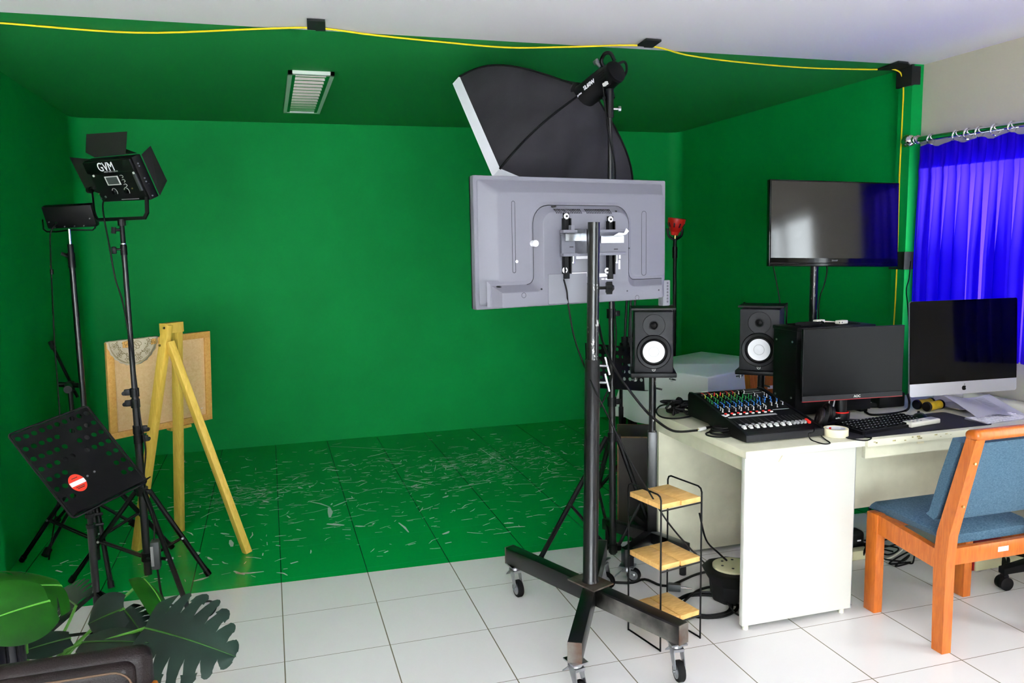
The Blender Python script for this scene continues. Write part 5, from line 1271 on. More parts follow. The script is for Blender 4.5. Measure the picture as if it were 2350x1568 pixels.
KMW = keymesh('paper', .0168, .0168, None)
for r_ in range(5):
    for k in range(14): meshpart('key', KMW, wk, Matrix.Translation((.0135+.0194*k, .013+.0205*r_, .0056+.0011*r_)) @ Matrix.Diagonal((1, 1, .35, 1)))
b0_ = aZ(1995, 930, DZ)
sm = thing('desk_remote', 'black remote control lying behind the monitor foot', 'remote control', (b0_.x, b0_.y, DZ), rz=-.35)
mb = MB(); mb.box((0, 0, .012), (.06, .15, .022), bev=.006); part('body', mb, 'blk', sm, local=True)
for k in range(6):
    mb = MB(); mb.cyl((-.014+.028*(k % 2), -.05+.03*(k//2), .022), (-.014+.028*(k % 2), -.05+.03*(k//2), .025), .006, seg=10); part('button', mb, ('knobgrey', 'knobgreen', 'ledred')[k//2], sm, local=True)
b1_ = aZ(2045, 938, DZ)
mb = MB(); mb.box((b1_.x+.02, b1_.y+.06, DZ+.035), (.15, .09, .068), bev=.006); solo('black_box', mb, 'blk', 'black box standing behind the right end of the monitor', 'box')
mb = MB(); mb.tube(spline([aD(2083, 905, 3.66), aD(2087, 925, 3.62), aZ(2080, 942, DZ+.006), aZ(2040, 950, DZ+.006), aZ(2000, 952, DZ+.006), aZ(1985, 945, DZ+.006)], 6), .0055, 6)
solo('desk_cable', mb, 'rubber', 'thick black cable curving over the desk behind the black keyboard', 'cable')
mb = MB(); mb.tube(spline([aD(2090, 600, 4.25), aD(2086, 640, 4.2), aD(2080, 665, 4.15), aD(2083, 700, 4.1), aD(2086, 745, 4.05), aD(2089, 800, 4.0)], 6), .003, 6)
solo('wall_cable', mb, 'rubber', 'thin black cable looping from the blue curtain edge over the green column', 'cable')

# ================================================================== BEHIND THE DESK
ct = thing('covered_table', 'table draped with a pale white cover at the back of the green stage', 'table', (2.65, 4.55, 0))
F, Lc, Bc_, Rc = V((2.40, 4.05, 0)), V((2.17, 4.68, 0)), V((2.92, 5.02, 0)), V((3.17, 4.40, 0))
cc = (F+Lc+Bc_+Rc)/4; zt = .775
mb = MB()
def ringat(z, e, wv):
    out = []; P4 = [F, Rc, Bc_, Lc]
    for k in range(4):
        a, b = P4[k], P4[(k+1) % 4]
        for i in range(10):
            f = i/10; p = a.lerp(b, f); d = (p-cc).normalized()
            q_ = p+d*(e+ wv*math.sin(f*PI*4+k*1.3)+ (wv*1.6 if i == 0 else 0)); out.append(V((q_.x, q_.y, z)))
    return out
mb.loft([ringat(zt, -.012, 0), ringat(zt-.004, -.003, 0), ringat(zt-.014, 0, 0), ringat(zt-.10, .012, .003), ringat(.62, .03, .010), ringat(.50, .06, .02), ringat(.44, .075, .026)], cap0=True, cap1=False)
part('table_cover', mb, 'tvcloth', ct, fixn=True, sharp=60)
mb = MB(); 
mb.loft([[V((p.x, p.y, z)) for p in (F.lerp(cc, .04), Rc.lerp(cc, .04), Bc_.lerp(cc, .04), Lc.lerp(cc, .04))] for z in (zt-.045, zt-.018)]); part('tabletop', mb, 'teak', ct)
for p in (F, Rc, Bc_, Lc):
    q_ = p.lerp(cc, .09); mb = MB(); mb.bx((q_.x-.022, q_.y-.022, 0), (q_.x+.022, q_.y+.022, zt-.045)); part('leg', mb, 'blk', ct)
# dark worn box behind the stands
bxp = aZ(1424, 1205)
T_ = Matrix.Translation((1.98, 4.02, 0)) @ Matrix.Rotation(math.radians(-24), 4, 'Z')
bo = thing('wooden_box', 'dark brown box with worn edges standing behind the speaker stand', 'box', T=T_)
mb = MB(); mb.bx((-.15, -.15, .01), (.15, .15, .50), bev=.003); part('box_body', mb, 'amp', bo, local=True)
for a_, b_ in (((-.152, -.152, .494), (.152, -.144, .502)), ((-.152, -.152, .494), (-.144, .152, .502)), ((.144, -.152, .494), (.152, .152, .502)), ((-.152, .144, .494), (.152, .152, .502)), ((.144, -.152, .01), (.152, -.144, .50)), ((-.152, -.152, .01), (-.144, -.144, .50))):
    mb = MB(); mb.bx(a_, b_); part('worn_edge', mb, 'amptrim', bo, 'worn brown edge', local=True)
for x in (-.12, .12):
    for y in (-.12, .12):
        mb = MB(); mb.cyl((x, y, 0), (x, y, .012), .014, seg=10); part('foot', mb, 'rubber', bo, local=True)
# red lamp head on a dark stand
rp = aY(1549, 545, 5.25)
rs_ = thing('red_lamp_stand', 'red bell shaped lamp on a tall dark stand in the stage corner', 'lamp', (rp.x, 5.25, 0))
mb = MB(); ztop_ = aY(1549, 548, 5.25).z
mb.cyl((rp.x, 5.25, .03), (rp.x, 5.25, ztop_), .013, seg=12); mb.cyl((rp.x, 5.25, ztop_-.14), (rp.x, 5.25, ztop_-.06), .018, seg=12); part('pole', mb, 'blk', rs_)
mb = MB(); mb.lathe([(.15, 0), (.15, .015), (.03, .03)], 24, Matrix.Translation((rp.x, 5.25, 0))); part('round_base', mb, 'blk', rs_)
mb = MB(); hb = V((rp.x, 5.25, ztop_+.055)); tilt = (V((.10, -.12, 1))).normalized(); T_ = zalign(hb, hb+tilt)
mb.lathe([(.026, -.03), (.034, -.005), (.040, .0), (.055, .04), (.062, .055), (.064, .09), (.056, .092), (.05, .06), (.02, .02), (.0001, .018)], 26, T_); sh = part('lamp_shade', mb, 'red', rs_, 'red bell shaped shade')
for k in range(9):
    a = 2*PI*k/9; mb = MB(); mb.beam(T_ @ V((.050*math.cos(a), .050*math.sin(a), .028)), T_ @ V((.0625*math.cos(a), .0625*math.sin(a), .058)), .010, .006, up=(T_.to_3x3() @ V((math.cos(a), math.sin(a), -.5)))); part('cooling_slot', mb, 'groove', sh)
mb = MB(); mb.tube(spline([V((rp.x, 5.25, ztop_-.01)), hb+V((-.05, 0, -.035)), hb+V((-.06, 0, .02))], 5), .009, 8); mb.tube(spline([V((rp.x, 5.25, ztop_-.01)), hb+V((.05, 0, -.035)), hb+V((.058, 0, .02))], 5), .009, 8); part('yoke', mb, 'blk', rs_)
mb = MB(); mb.cyl((rp.x, 5.25, ztop_-.02), (rp.x, 5.25, ztop_+.03), .009); part('spigot', mb, 'brass', rs_)

# ------------------------------------------------------------------ music stands and dark stands
def board(mb_list, T, W_, H_, nx, ny, skip, parent, hole_r, m='blk_matte'):
    """perforated desk: strips of sheet left between round holes"""
    mb = MB(); bm = mb.bm; cx, cy = W_/nx, H_/ny; seg = 12
    for i in range(nx):
        for j in range(ny):
            ox, oy = -W_/2+cx*(i+.5), cy*(j+.5)
            sq = []
            for k in range(seg):
                a = 2*PI*(k+.5)/seg; c_, s_ = math.cos(a), math.sin(a); f = 1/max(abs(c_)/(cx/2), abs(s_)/(cy/2)); sq.append((c_*f, s_*f))
            if True:
                ang = sorted([2*PI*(k+.5)/seg for k in range(seg)]+[math.atan2(sy*cy, sx*cx) % (2*PI) for sx in (-1, 1) for sy in (-1, 1)])
                O, I = [], []
                for a in ang:
                    c_, s_ = math.cos(a), math.sin(a); f = 1/max(abs(c_)/(cx/2), abs(s_)/(cy/2))
                    O.append(bm.verts.new(T @ V((ox+c_*f, oy+s_*f, 0)))); I.append(bm.verts.new(T @ V((ox+c_*hole_r, oy+s_*hole_r, 0))))
                if skip(i, j): bm.faces.new(I)
                for k in range(len(ang)):
                    k2 = (k+1) % len(ang); bm.faces.new((O[k], O[k2], I[k2], I[k]))
    bmesh.ops.remove_doubles(bm, verts=bm.verts[:], dist=1e-5)
    r_ = bmesh.ops.solidify(bm, geom=bm.faces[:], thickness=.0016); mb.mark()
    return mb
# front music stand
A_, B_, C_, D_ = aD(23, 988, 2.97), aD(216, 922, 3.25), aD(323, 1110, 3.15), aD(152, 1200, 2.87)
uo = ((B_-A_)+(C_-D_)); MWd = uo.length/2; uo.normalize(); vo = ((A_-D_)+(B_-C_)); MHt = vo.length/2; vo = (vo-uo*vo.dot(uo)).normalized()
nn = uo.cross(vo).normalized(); bc_ = (A_+B_+C_+D_)/4; MWd *= .97; MHt *= .97; o0 = bc_-vo*MHt/2
MT = frame(o0, uo, vo, nn)
mbase = aY(222, 1372, bc_.y+.05)
ms = thing('music_stand', 'black perforated music stand with a red oval sticker in the left foreground', 'music stand', (mbase.x, mbase.y, 0))
def sk(i, j):
    if j == 0: return True
    if i in (5,): return j < 7
    if j in (1, 2): return 1 < i < 8
    if j == 3: return 2 < i < 8
    return False
mb = board(None, MT, MWd-.012, MHt-.012, 10, 8, sk, ms, .0105); sd_ = part('desk_board', mb, 'blk_matte', ms, fixn=True)
mb = MB(); mb.tube([MT @ V((x, y, 0)) for x, y in [(px_, MHt/2-.006+py_) for px_, py_ in rrect(MWd, MHt, .014, 4)]], .0042, 8, closed=True); part('board_rim', mb, 'blk', sd_)
mb = MB(); mb.loft([[MT @ V((s_*MWd/2*.985, y, z)) for y, z in ((0, 0), (0, .002), (-.004, .05 if s_ < -.8 else .04), (-.008, .05 if s_ < -.8 else .04))] for s_ in (-1, -.9, -.5, 0, .5, 1)], close=True); part('page_ledge', mb, 'blk_matte', sd_)
nf = nn if nn.dot(CAM-o0) > 0 else -nn
sc_ = aP(178, 1109, o0, nn); sl_ = MT.inverted() @ sc_; zz0 = .0014 if nn.dot(CAM-o0) > 0 else -.0034
mb = MB(); mb.prism([(sl_.x+.030*math.cos(a), sl_.y+.038*math.sin(a)) for a in [2*PI*k/36 for k in range(36)]], zz0, zz0+.0016, MT); rs1 = part('oval_sticker', mb, 'redsticker', ms, 'red oval warning sticker')
zz1 = zz0+.0016 if zz0 > 0 else zz0-.0006
mb = MB(); mb.prism([(sl_.x-.029, sl_.y-.009), (sl_.x+.029, sl_.y-.009), (sl_.x+.029, sl_.y+.009), (sl_.x-.029, sl_.y+.009)], zz1, zz1+.0006, MT); part('white_bar', mb, 'paper', rs1, 'white bar')
for yo, L_ in ((.022, .024), (-.017, .034), (-.023, .028)):
    mb = MB(); mb.prism([(sl_.x-L_/2, sl_.y+yo-.0016), (sl_.x+L_/2, sl_.y+yo-.0016), (sl_.x+L_/2, sl_.y+yo+.0016), (sl_.x-L_/2, sl_.y+yo+.0016)], zz1, zz1+.0006, MT); part('small_print', mb, 'lav', rs1)
for x, y in ((216, 1084), (200, 1094)):
    l_ = MT.inverted() @ aP(x, y, o0, nn); mb = MB(); mb.cyl(MT @ V((l_.x, l_.y, zz0)), MT @ V((l_.x, l_.y, zz0+.004)), .004, seg=10); part('rivet', mb, 'zinc', ms)
bk_ = -nf
m1 = V((mbase.x, mbase.y, 0)); mtop = aY(204, 1175, mbase.y)
mb = MB(); mb.cyl((m1.x, m1.y, .03), (m1.x, m1.y, mtop.z-.06), .0145, seg=16); part('lower_tube', mb, 'steel_blk', ms)
mb = MB(); mb.cyl((m1.x, m1.y, mtop.z-.10), (m1.x, m1.y, mtop.z+.02), .0105, seg=14); mb.tube([(m1.x, m1.y, mtop.z+.015), V((m1.x, m1.y, mtop.z+.06)), bc_+bk_*.022], .009, 8); part('upper_tube', mb, 'blk', ms)
for dz in (.02, .062):
    mb = MB(); mb.cyl((m1.x, m1.y, mtop.z-.085+dz), (m1.x, m1.y, mtop.z-.07+dz), .0175, seg=16); mb.cyl((m1.x, m1.y, mtop.z-.0775+dz), (m1.x+.045, m1.y+.01, mtop.z-.0775+dz), .006, seg=8); part('clamp_collar', mb, 'blk', ms)
mb = MB(); mb.box((0, 0, 0), (.10, .09, .014), frame(bc_+bk_*.012, uo, vo, nn)); part('tilt_plate', mb, 'blk', ms)
for f in ((-.30, -.13), (.26, -.22), (.02, .34)):
    a = m1+V((0, 0, .22)); b = m1+V((f[0], f[1], .008))
    mb = MB(); mb.beam(a, b, .018, .012); lg = part('leg', mb, 'blk', ms)
    mb = MB(); mb.beam(m1+V((0, 0, .05)), a.lerp(b, .62), .012, .008); part('brace', mb, 'blk', lg)
# far music stand beside the speaker
q0 = aY(1412, 845, 4.38)
m2 = thing('music_stand', 'dark perforated music stand on the green stage behind the softbox pole', 'music stand', (q0.x, 4.40, 0))
vt = V((.10, .34, .94)).normalized(); ut = V((.97, .10, -.13)); ut = (ut-vt*ut.dot(vt)).normalized(); T_ = frame(q0-vt*.13, ut, vt, ut.cross(vt))
mb = board(None, T_, .40, .27, 10, 6, lambda i, j: j == 0 or (3 < i < 6 and j < 4), m2, .011); part('desk_board', mb, 'blk_matte', m2)
mb = MB(); mb.loft([[T_ @ V((x, y, z)) for y, z in ((0, 0), (.003, .002), (-.003, .04), (-.006, .04))] for x in (-.2, .2)]); part('page_ledge', mb, 'blk_matte', m2)
q1 = aY(1433, 985, 4.40); bp_ = V((q1.x, 4.45, 0))
mb = MB(); mb.cyl(bp_+V((0, 0, .03)), bp_+V((0, 0, .55)), .015); mb.tube([bp_+V((0, 0, .5)), bp_+V((0, 0, .66)), q0+V((0, .02, -.02))], .011, 8); part('pole', mb, 'blk', m2)
for an in (200, 320, 80):
    d = V((math.cos(math.radians(an)), math.sin(math.radians(an)), 0)); mb = MB(); mb.beam(bp_+V((0, 0, .2)), bp_+d*.28+V((0, 0, .008)), .016, .012); part('leg', mb, 'blk', m2)
# three folded microphone stands next to it
labs = ('leftmost of three folded dark microphone stands behind the left speaker', 'middle of three folded dark microphone stands behind the left speaker', 'rightmost of three folded dark microphone stands behind the left speaker')
for k, (xt, xm) in enumerate(((1441, 1433), (1450, 1443), (1460, 1452))):
    Yk = 5.0+.12*k; a = aY(xt, 640, Yk); b = aY(xm, 790, Yk); cbs = aY(xm, 900, Yk)
    s_ = thing('microphone_stand', labs[k], 'microphone stand', (cbs.x, Yk, 0), group='folded microphone stands')
    mb = MB(); mb.tube([a, b], .009, 8); part('boom_arm', mb, 'blk', s_)
    mb = MB(); mb.cyl(b+V((0, 0, -.06)), b+V((0, 0, .05)), .022, seg=10); mb.cyl(b+V((-.03, 0, 0)), b+V((.03, 0, 0)), .012, seg=8); part('clutch', mb, 'blk', s_)
    mb = MB(); mb.tube([b, V((b.x, Yk, .02))], .011, 8); part('pole', mb, 'blk', s_)
    mb = MB(); mb.lathe([(.05, 0), (.05, .012), (.02, .025)], 20, Matrix.Translation((b.x, Yk, 0))); part('round_base', mb, 'blk', s_)

# ================================================================== LEFT: LED PANEL LIGHTS ON STANDS
def tripod(parent, base, hubz, feet, r_leg=.0115, brace_z=None):
    h = V((base.x, base.y, hubz))
    mb = MB(); mb.cyl(h-ZU*.018, h+ZU*.018, .026, seg=18); mb.box(h+V((.02, -.02, 0)), (.03, .02, .02), bev=.003); part('leg_hub', mb, 'blk', parent)
    for f in feet:
        d = V((f.x-base.x, f.y-base.y, 0)).normalized(); a = h+d*.03; b = V((f.x, f.y, .012))
        mb = MB(); mb.tube([a, b], r_leg, 8); mb.cyl(b+(a-b).normalized()*.03, b, r_leg*1.25, seg=10); lg = part('leg', mb, 'blk', parent)
        bz = brace_z if brace_z is not None else hubz*.32
        m_ = a.lerp(b, .55); s_ = d.cross(ZU)*.008; e_ = V((base.x, base.y, bz))+d*.024
        mb = MB(); mb.tube([m_+s_, e_+s_], .0045, 6); mb.tube([m_-s_, e_-s_], .0045, 6); part('brace', mb, 'blk', lg)
        mb = MB(); mb.cyl(m_-d.cross(ZU)*.016, m_+d.cross(ZU)*.016, .0055, seg=10); part('rivet', mb, 'zinc', lg)
    mb = MB(); mb.cyl(V((base.x, base.y, (brace_z or hubz*.32)-.02)), V((base.x, base.y, (brace_z or hubz*.32)+.02)), .025, seg=16); part('brace_collar', mb, 'blk', parent)
YA = 3.92
a_top = aY(276, 512, YA); baseA = V((a_top.x+.006, YA, 0))
LA = thing('led_panel_light', 'large black LED panel light with open barn doors on a tall stand by the easel', 'studio light', baseA)
hubA = aY(318, 1128, YA).z
def pA(z): return V((baseA.x, YA, z))
z1, z2, z3 = aY(300, 900, YA).z, aY(310, 985, YA).z, aY(282, 580, YA).z
mb = MB(); mb.cyl(pA(.06), pA(z2), .0172, seg=18); part('lower_pole', mb, 'steel_blk', LA)
mb = MB(); mb.cyl(pA(z2-.02), pA(z1), .0145, seg=18); part('middle_pole', mb, 'steel_blk', LA)
mb = MB(); mb.cyl(pA(z1-.02), pA(z3), .0118, seg=16); part('upper_pole', mb, 'steel_blk', LA)
mb = MB(); mb.cyl(pA(z3-.01), pA(z3+.03), .0142, seg=16); mb.cyl(pA(z3+.03), pA(z3+.036), .013, seg=16); mb.cyl(pA(z3+.036), pA(a_top.z-.01), .0105, seg=16); part('spigot_adapter', mb, 'blk', LA)
mb = MB(); mb.cyl(pA(z3+.0365), pA(z3+.041), .0135, seg=16); part('chrome_collar', mb, 'chrome', LA, 'bright metal collar')
for z, sx in ((z1, -1), (z1-.05, -1), (z2, 1), (z2-.045, 1)):
    mb = MB(); mb.cyl(pA(z-.022), pA(z+.016), .0195, seg=18); mb.box(pA(z)+V((sx*.03, -.004, 0)), (.026, .018, .028), bev=.004); c = pA(z)+V((sx*.044, -.006, -.004)); mb.cyl(c-V((0, .006, 0)), c-V((0, -.008, 0)), .009, seg=10); part('clamp_collar', mb, 'blk', LA)
mb = MB(); c = pA(a_top.z-.03); mb.cyl(c, c+V((-.035, -.008, 0)), .006); mb.tube([c+V((-.035, -.008, -.016)), c+V((-.032, -.008, .012))], .010, 8); part('clamp_knob', mb, 'blk', LA); mb = MB(); c = pA(z3+.015); mb.cyl(c, c+V((-.03, -.008, 0)), .0045); mb.box(c+V((-.038, -.009, -.004)), (.02, .015, .032), bev=.005); part('clamp_knob', mb, 'blk', LA)
tripod(LA, baseA, hubA, [aZ(480, 1325), aZ(440, 1425), aZ(163, 1340)])
# panel
dA = 3.53
TLp, TRp, BLp, BRp = aD(189, 372, dA+.045), aD(300, 362, dA-.135), aD(235, 465, dA+.135), aD(344, 460, dA-.045)
cP = (TLp+TRp+BLp+BRp)/4; uP = ((TRp-TLp)+(BRp-BLp)); wP = uP.length/4; uP.normalize(); vP = ((TLp-BLp)+(TRp-BRp)); hP = vP.length/4; vP = (vP-uP*vP.dot(uP)).normalized(); nP = uP.cross(vP).normalized()
if nP.dot(CAM-cP) < 0: nP = -nP
PT2 = frame(cP, uP, vP, nP)          # +z towards the viewer (back of the lamp)
mb = MB(); mb.bx((-wP, -hP, -.05), (wP, hP, -.004), PT2, .004); hs = part('panel_housing', mb, 'blk', LA)
mb = MB(); mb.bx((-wP*.98, hP*.42, -.004), (wP*.98, hP*.98, .010), PT2, .006); mb.bx((-wP*.94, -hP*.95, -.004), (wP*.94, hP*.38, .002), PT2, .002); part('rear_cover', mb, 'blk', hs)
part('maker_lettering', text_mb('GVM', .056, frame(cP+uP*(-.01)+vP*hP*.70+nP*.0105, uP, vP, nP), .0006, space=1.0), 'paper', hs)
part('small_lettering', text_mb('GREAT VIDEO MAKER', .0085, frame(cP+uP*.012+vP*hP*.48+nP*.0105, uP, vP, nP), .0004, space=1.25), 'knobgrey', hs)
mb = MB(); mb.bx((-wP*.38, -hP*.18, .002), (wP*.18, hP*.24, .0028), PT2); part('display_border', mb, 'knobwhite', hs, 'white display frame')
mb = MB(); mb.bx((-wP*.33, -hP*.14, .0028), (wP*.13, hP*.20, .0034), PT2); part('display', mb, 'displaygrey', hs)
for k in range(3):
    y = hP*(.20-.21*k); mb = MB(); pts = [PT2 @ V((wP*.33+.012*math.cos(a), y+.006*math.sin(a), .0026)) for a in [math.radians(150-40*j) for j in range(7)]]; mb.tube(pts, .0009, 4); part('button_mark', mb, 'knobwhite', hs)
for x in (-.22, .28):
    mb = MB(); c = PT2 @ V((wP*x, -hP*.50, .002)); mb.cyl(c, c+nP*.010, .011, .009, seg=18); part('dial', mb, 'blk_matte', hs)
    mb = MB(); mb.tube([PT2 @ V((wP*x+.0165*math.cos(a), -hP*.50+.0165*math.sin(a), .0026)) for a in [math.radians(-40+22*j) for j in range(11)]], .0008, 4); part('dial_mark', mb, 'knobwhite', hs)
for x, y, m_, r_ in ((-.78, .32, 'knobwhite', .0055), (.88, .32, 'knobwhite', .0055), (-.92, -.55, 'brass', .003), (.55, -.38, 'brass', .003), (-.70, -.72, 'zinc', .005), (-.92, -.78, 'zinc', .004)):
    mb = MB(); c = PT2 @ V((wP*x, hP*y, .001)); mb.cyl(c, c+nP*.005, r_, seg=14); part('screw', mb, m_, hs)
mb = MB(); mb.bx((wP*.86, -hP*.5, .002), (wP*.94, hP*.28, .010), PT2); part('battery_plate', mb, 'displaygrey', hs)
mb = MB(); mb.bx((-wP*.1, -hP*.90, .002), (wP*.62, -hP*.87, .0026), PT2); part('legend_line', mb, 'knobgrey', hs)
for y in (.66, .54, -.02, -.18, -.85):
    mb = MB(); c = PT2 @ V((wP, hP*y, -.02)); mb.cyl(c, c+uP*.004, .003, seg=10); part('screw', mb, 'zinc', hs)
mb = MB(); mb.bx((-wP*.96, -hP*.96, -.0512), (wP*.96, hP*.96, -.050), PT2); part('led_face', mb, 'ivory', hs, 'pale LED diffuser face')
def flap(corners, nm='barn_door'):
    c = [V(p) for p in corners]; n = (c[1]-c[0]).cross(c[3]-c[0]).normalized(); mb = MB(); mb.slab(c, n, .0016); return part(nm, mb, 'flap', LA)
zf_ = -.05
def pl(x, y, z=zf_): return PT2 @ V((x*wP, y*hP, z))
fe = [pl(-.86, 1.02), pl(.92, 1.02)]
flap([fe[0], fe[1], aD(289, 352, 3.40), aD(292, 302, 3.46), aD(199, 308, 3.66), aD(197, 350, 3.60)])
flap([pl(1.03, .95), pl(1.03, -.98), aD(383, 415, 3.60), aD(345, 335, 3.48)])
flap([pl(-1.03, -.95), pl(-1.03, .95), aD(160, 361, 3.78), aD(196, 432, 3.84)])
bA_ = pl(-.85, -1.02); bB_ = pl(.85, -1.02); dn = vP*hP*1.5-nP*.006
flap([bA_-nP*.004, bB_-nP*.004, bB_+dn, bA_+dn])
# yoke
ya, yb = aD(211, 436, dA+.14), aD(336, 430, dA-.03)
ybL, ybR = aD(219, 505, dA+.09), aD(338, 500, dA-.07)
mb = MB(); pts = [ya, ybL.lerp(ya, .16), ybL.lerp(ybR, .05), ybL.lerp(ybR, .95), ybR.lerp(yb, .16), yb]
mb.tube(pts, .008, 6, sect=[(-.5, -1), (.5, -1), (.5, 1), (-.5, 1)]); yk = part('yoke', mb, 'blk', LA)
for p, s_ in ((ya, -1), (yb, 1)):
    mb = MB(); q_ = cP+uP*s_*wP+vP*((p-cP).dot(vP))*.6-nP*.025; mb.cyl(q_, p+uP*s_*.02, .006); mb.cyl(p+uP*s_*.006, p+uP*s_*.026, .015, seg=12); part('tilt_knob', mb, 'blk', yk)
mb = MB(); mid_ = ybL.lerp(ybR, .45); mb.cyl(pA(a_top.z-.012), V((baseA.x, YA, max(mid_.z, a_top.z)-.002)), .017, seg=18); part('spigot_head', mb, 'blk', LA)
# cord and power brick
cp = [PT2 @ V((-wP*.72, -hP*.75, .008)), aD(236, 480, 3.55), aD(250, 560, 3.50), aD(265, 640, 3.50), aD(283, 700, 3.50), aD(306, 830, 3.52), aD(314, 890, 3.53), aD(322, 960, 3.54), aD(334, 1030, 3.54), aD(331, 1085, 3.54), aD(330, 1130, 3.54), aD(352, 1190, 3.54), aD(354, 1248, 3.54)]
mb = MB(); mb.tube(spline(cp, 6), .0034, 6); part('power_cord', mb, 'rubber', LA)
c = aD(358, 1272, 3.54); mb = MB(); mb.box(c, (.036, .055, .125), Matrix.Identity(4), .004); pb_ = part('power_brick', mb, 'displaygrey', LA)
mb = MB(); mb.box(c+V((-.012, -.0285, .0)), (.012, .001, .09)); part('rating_label', mb, 'knobgrey', pb_)
mb = MB(); mb.tube(spline([c-V((0, 0, .06)), V((c.x+.03, c.y-.05, .02)), aZ(440, 1388, .005), aZ(480, 1380, .005), aZ(496, 1392, .005), aZ(482, 1412, .005), aZ(452, 1418, .005), aZ(420, 1412, .005), aZ(390, 1402, .005), aZ(330, 1410, .005)], 7), .0048, 6)
solo('floor_cable', mb, 'rubber', 'black cable looping over the white tiles in front of the left light stand', 'cable')
# second, smaller light further back
YBk = 4.2
b_top = aY(159, 532, YBk); baseB = V((b_top.x, YBk, 0))
LB = thing('led_panel_light', 'small black LED panel light on the stand nearest the left wall', 'studio light', baseB)
def pB(z): return V((baseB.x, YBk, z))
zb1 = aY(163, 600, YBk).z
mb = MB(); mb.cyl(pB(.06), pB(.80), .0172, seg=18); part('lower_pole', mb, 'steel_blk', LB)
mb = MB(); mb.cyl(pB(.78), pB(zb1), .0135, seg=18); part('upper_pole', mb, 'steel_blk', LB)
mb = MB(); mb.cyl(pB(zb1-.03), pB(zb1+.04), .0165, seg=16); mb.cyl(pB(zb1+.02), pB(zb1+.08), .013, seg=16); mb.tube([pB(zb1+.02), pB(zb1+.025)+V((-.04, -.01, .012))], .009, 8); part('clamp_collar', mb, 'blk', LB); mb = MB(); mb.cyl(pB(.78), pB(.82), .021, seg=16); part('clamp_collar', mb, 'blk', LB)
mb = MB(); mb.cyl(pB(zb1+.07), pB(b_top.z+.012), .0075, seg=14); part('spigot', mb, 'chrome', LB, 'bright metal spigot')
tripod(LB, baseB, .52, [aZ(50, 1292), aZ(396, 1262), aZ(256, 1355)])
dB = 3.72
q = [aD(95, 475, dB+.0), aD(214, 471, dB-.0), aD(216, 520, dB+.05), aD(108, 527, dB+.05)]
cB = sum(q, V((0, 0, 0)))/4; uB = ((q[1]-q[0])+(q[2]-q[3])); wB = uB.length/4; uB.normalize(); vB = ((q[0]-q[3])+(q[1]-q[2])); hB = vB.length/4; vB = (vB-uB*vB.dot(uB)).normalized(); nB = uB.cross(vB)
if nB.dot(CAM-cB) < 0: nB = -nB
BT2 = frame(cB, uB, vB, nB)
mb = MB(); mb.bx((-wB, -hB, -.035), (wB, hB, 0), BT2, .006); hs = part('panel_housing', mb, 'blk', LB)
mb = MB(); mb.bx((-wB*.95, -hB*.95, -.0362), (wB*.95, hB*.95, -.035), BT2); part('led_face', mb, 'ivory', hs, 'pale LED diffuser face')
for x, y, m_ in ((-.85, -.35, 'zinc'), (-.56, -.5, 'chrome'), (.82, -.2, 'zinc'), (.5, -.82, 'zinc'), (.12, -.82, 'zinc'), (-.28, -.82, 'zinc'), (-.68, -.86, 'zinc')):
    mb = MB(); c = BT2 @ V((wB*x, hB*y, 0)); mb.cyl(c, c+nB*.005, .006 if m_ == 'chrome' else .0028, seg=12); part('screw', mb, m_, hs)
yA_, yB_ = aD(98, 505, dB+.08), aD(218, 505, dB+.08); zA_, zB_ = aD(101, 532, dB+.02), aD(218, 528, dB+.02)
md = V((baseB.x, YBk, b_top.z+.008))
mb = MB(); mb.tube([yA_, zA_.lerp(yA_, .2), zA_.lerp(zB_, .06), md.lerp(zA_, .5)+V((0, 0, -.004)), md, md.lerp(zB_, .5), zA_.lerp(zB_, .95), zB_.lerp(yB_, .2), yB_], .004, 6); part('yoke', mb, 'blk', LB)
cp = [BT2 @ V((-wB*.56, -hB*.5, .006)), aD(116, 535, dB), aD(116, 580, dB+.05), aD(118, 630, dB+.1), aD(122, 720, dB+.2), aD(126, 800, dB+.25), aD(132, 880, dB+.25), aD(137, 960, dB+.25), aD(140, 1100, dB+.25), aD(128, 1180, dB+.25), aD(112, 1285, dB+.25)]
mb = MB(); mb.tube(spline(cp, 6), .0036, 6); part('power_cord', mb, 'rubber', LB)
c = aD(119, 624, dB+.095); mb = MB(); mb.cyl(c-ZU*.012, c+ZU*.012, .008); part('cord_clip', mb, 'blk', LB)
mb = MB(); mb.tube([aD(117, 600, dB+.08), aD(116, 612, dB+.085), aD(118, 620, dB+.09)], .0025, 6); part('cord_tie', mb, 'cable_y', LB, 'yellow cable tie')
# dark microphone stand at the left wall
YM = 4.75
mc = aY(160, 885, YM); mbse = V((aY(188, 1210, YM).x, YM, 0))
mi = thing('microphone_stand', 'dark microphone boom stand in the shade by the left wall', 'microphone stand', mbse)
mb = MB(); mb.tube([mc, V((mbse.x, YM, .25))], .0125, 10); part('pole', mb, 'blk', mi)
b0_ = aD(116, 785, 4.55); b1_ = aD(178, 912, 4.50)
mb = MB(); mb.tube([b0_, b1_], .0085, 8); mb.tube([b0_, b0_.lerp(b1_, .12)], .015, 10); part('boom_arm', mb, 'blk', mi)
mb = MB(); mb.cyl(mc-ZU*.03, mc+ZU*.02, .024, seg=14); mb.cyl(mc+V((-.05, 0, .01)), mc+V((.05, -.02, 0)), .014, seg=10); mb.cyl(mc+V((.0, -.03, .0)), mc.lerp(b1_, .0)+V((.02, -.14, .0)), .02, seg=12); part('clutch', mb, 'blk', mi)
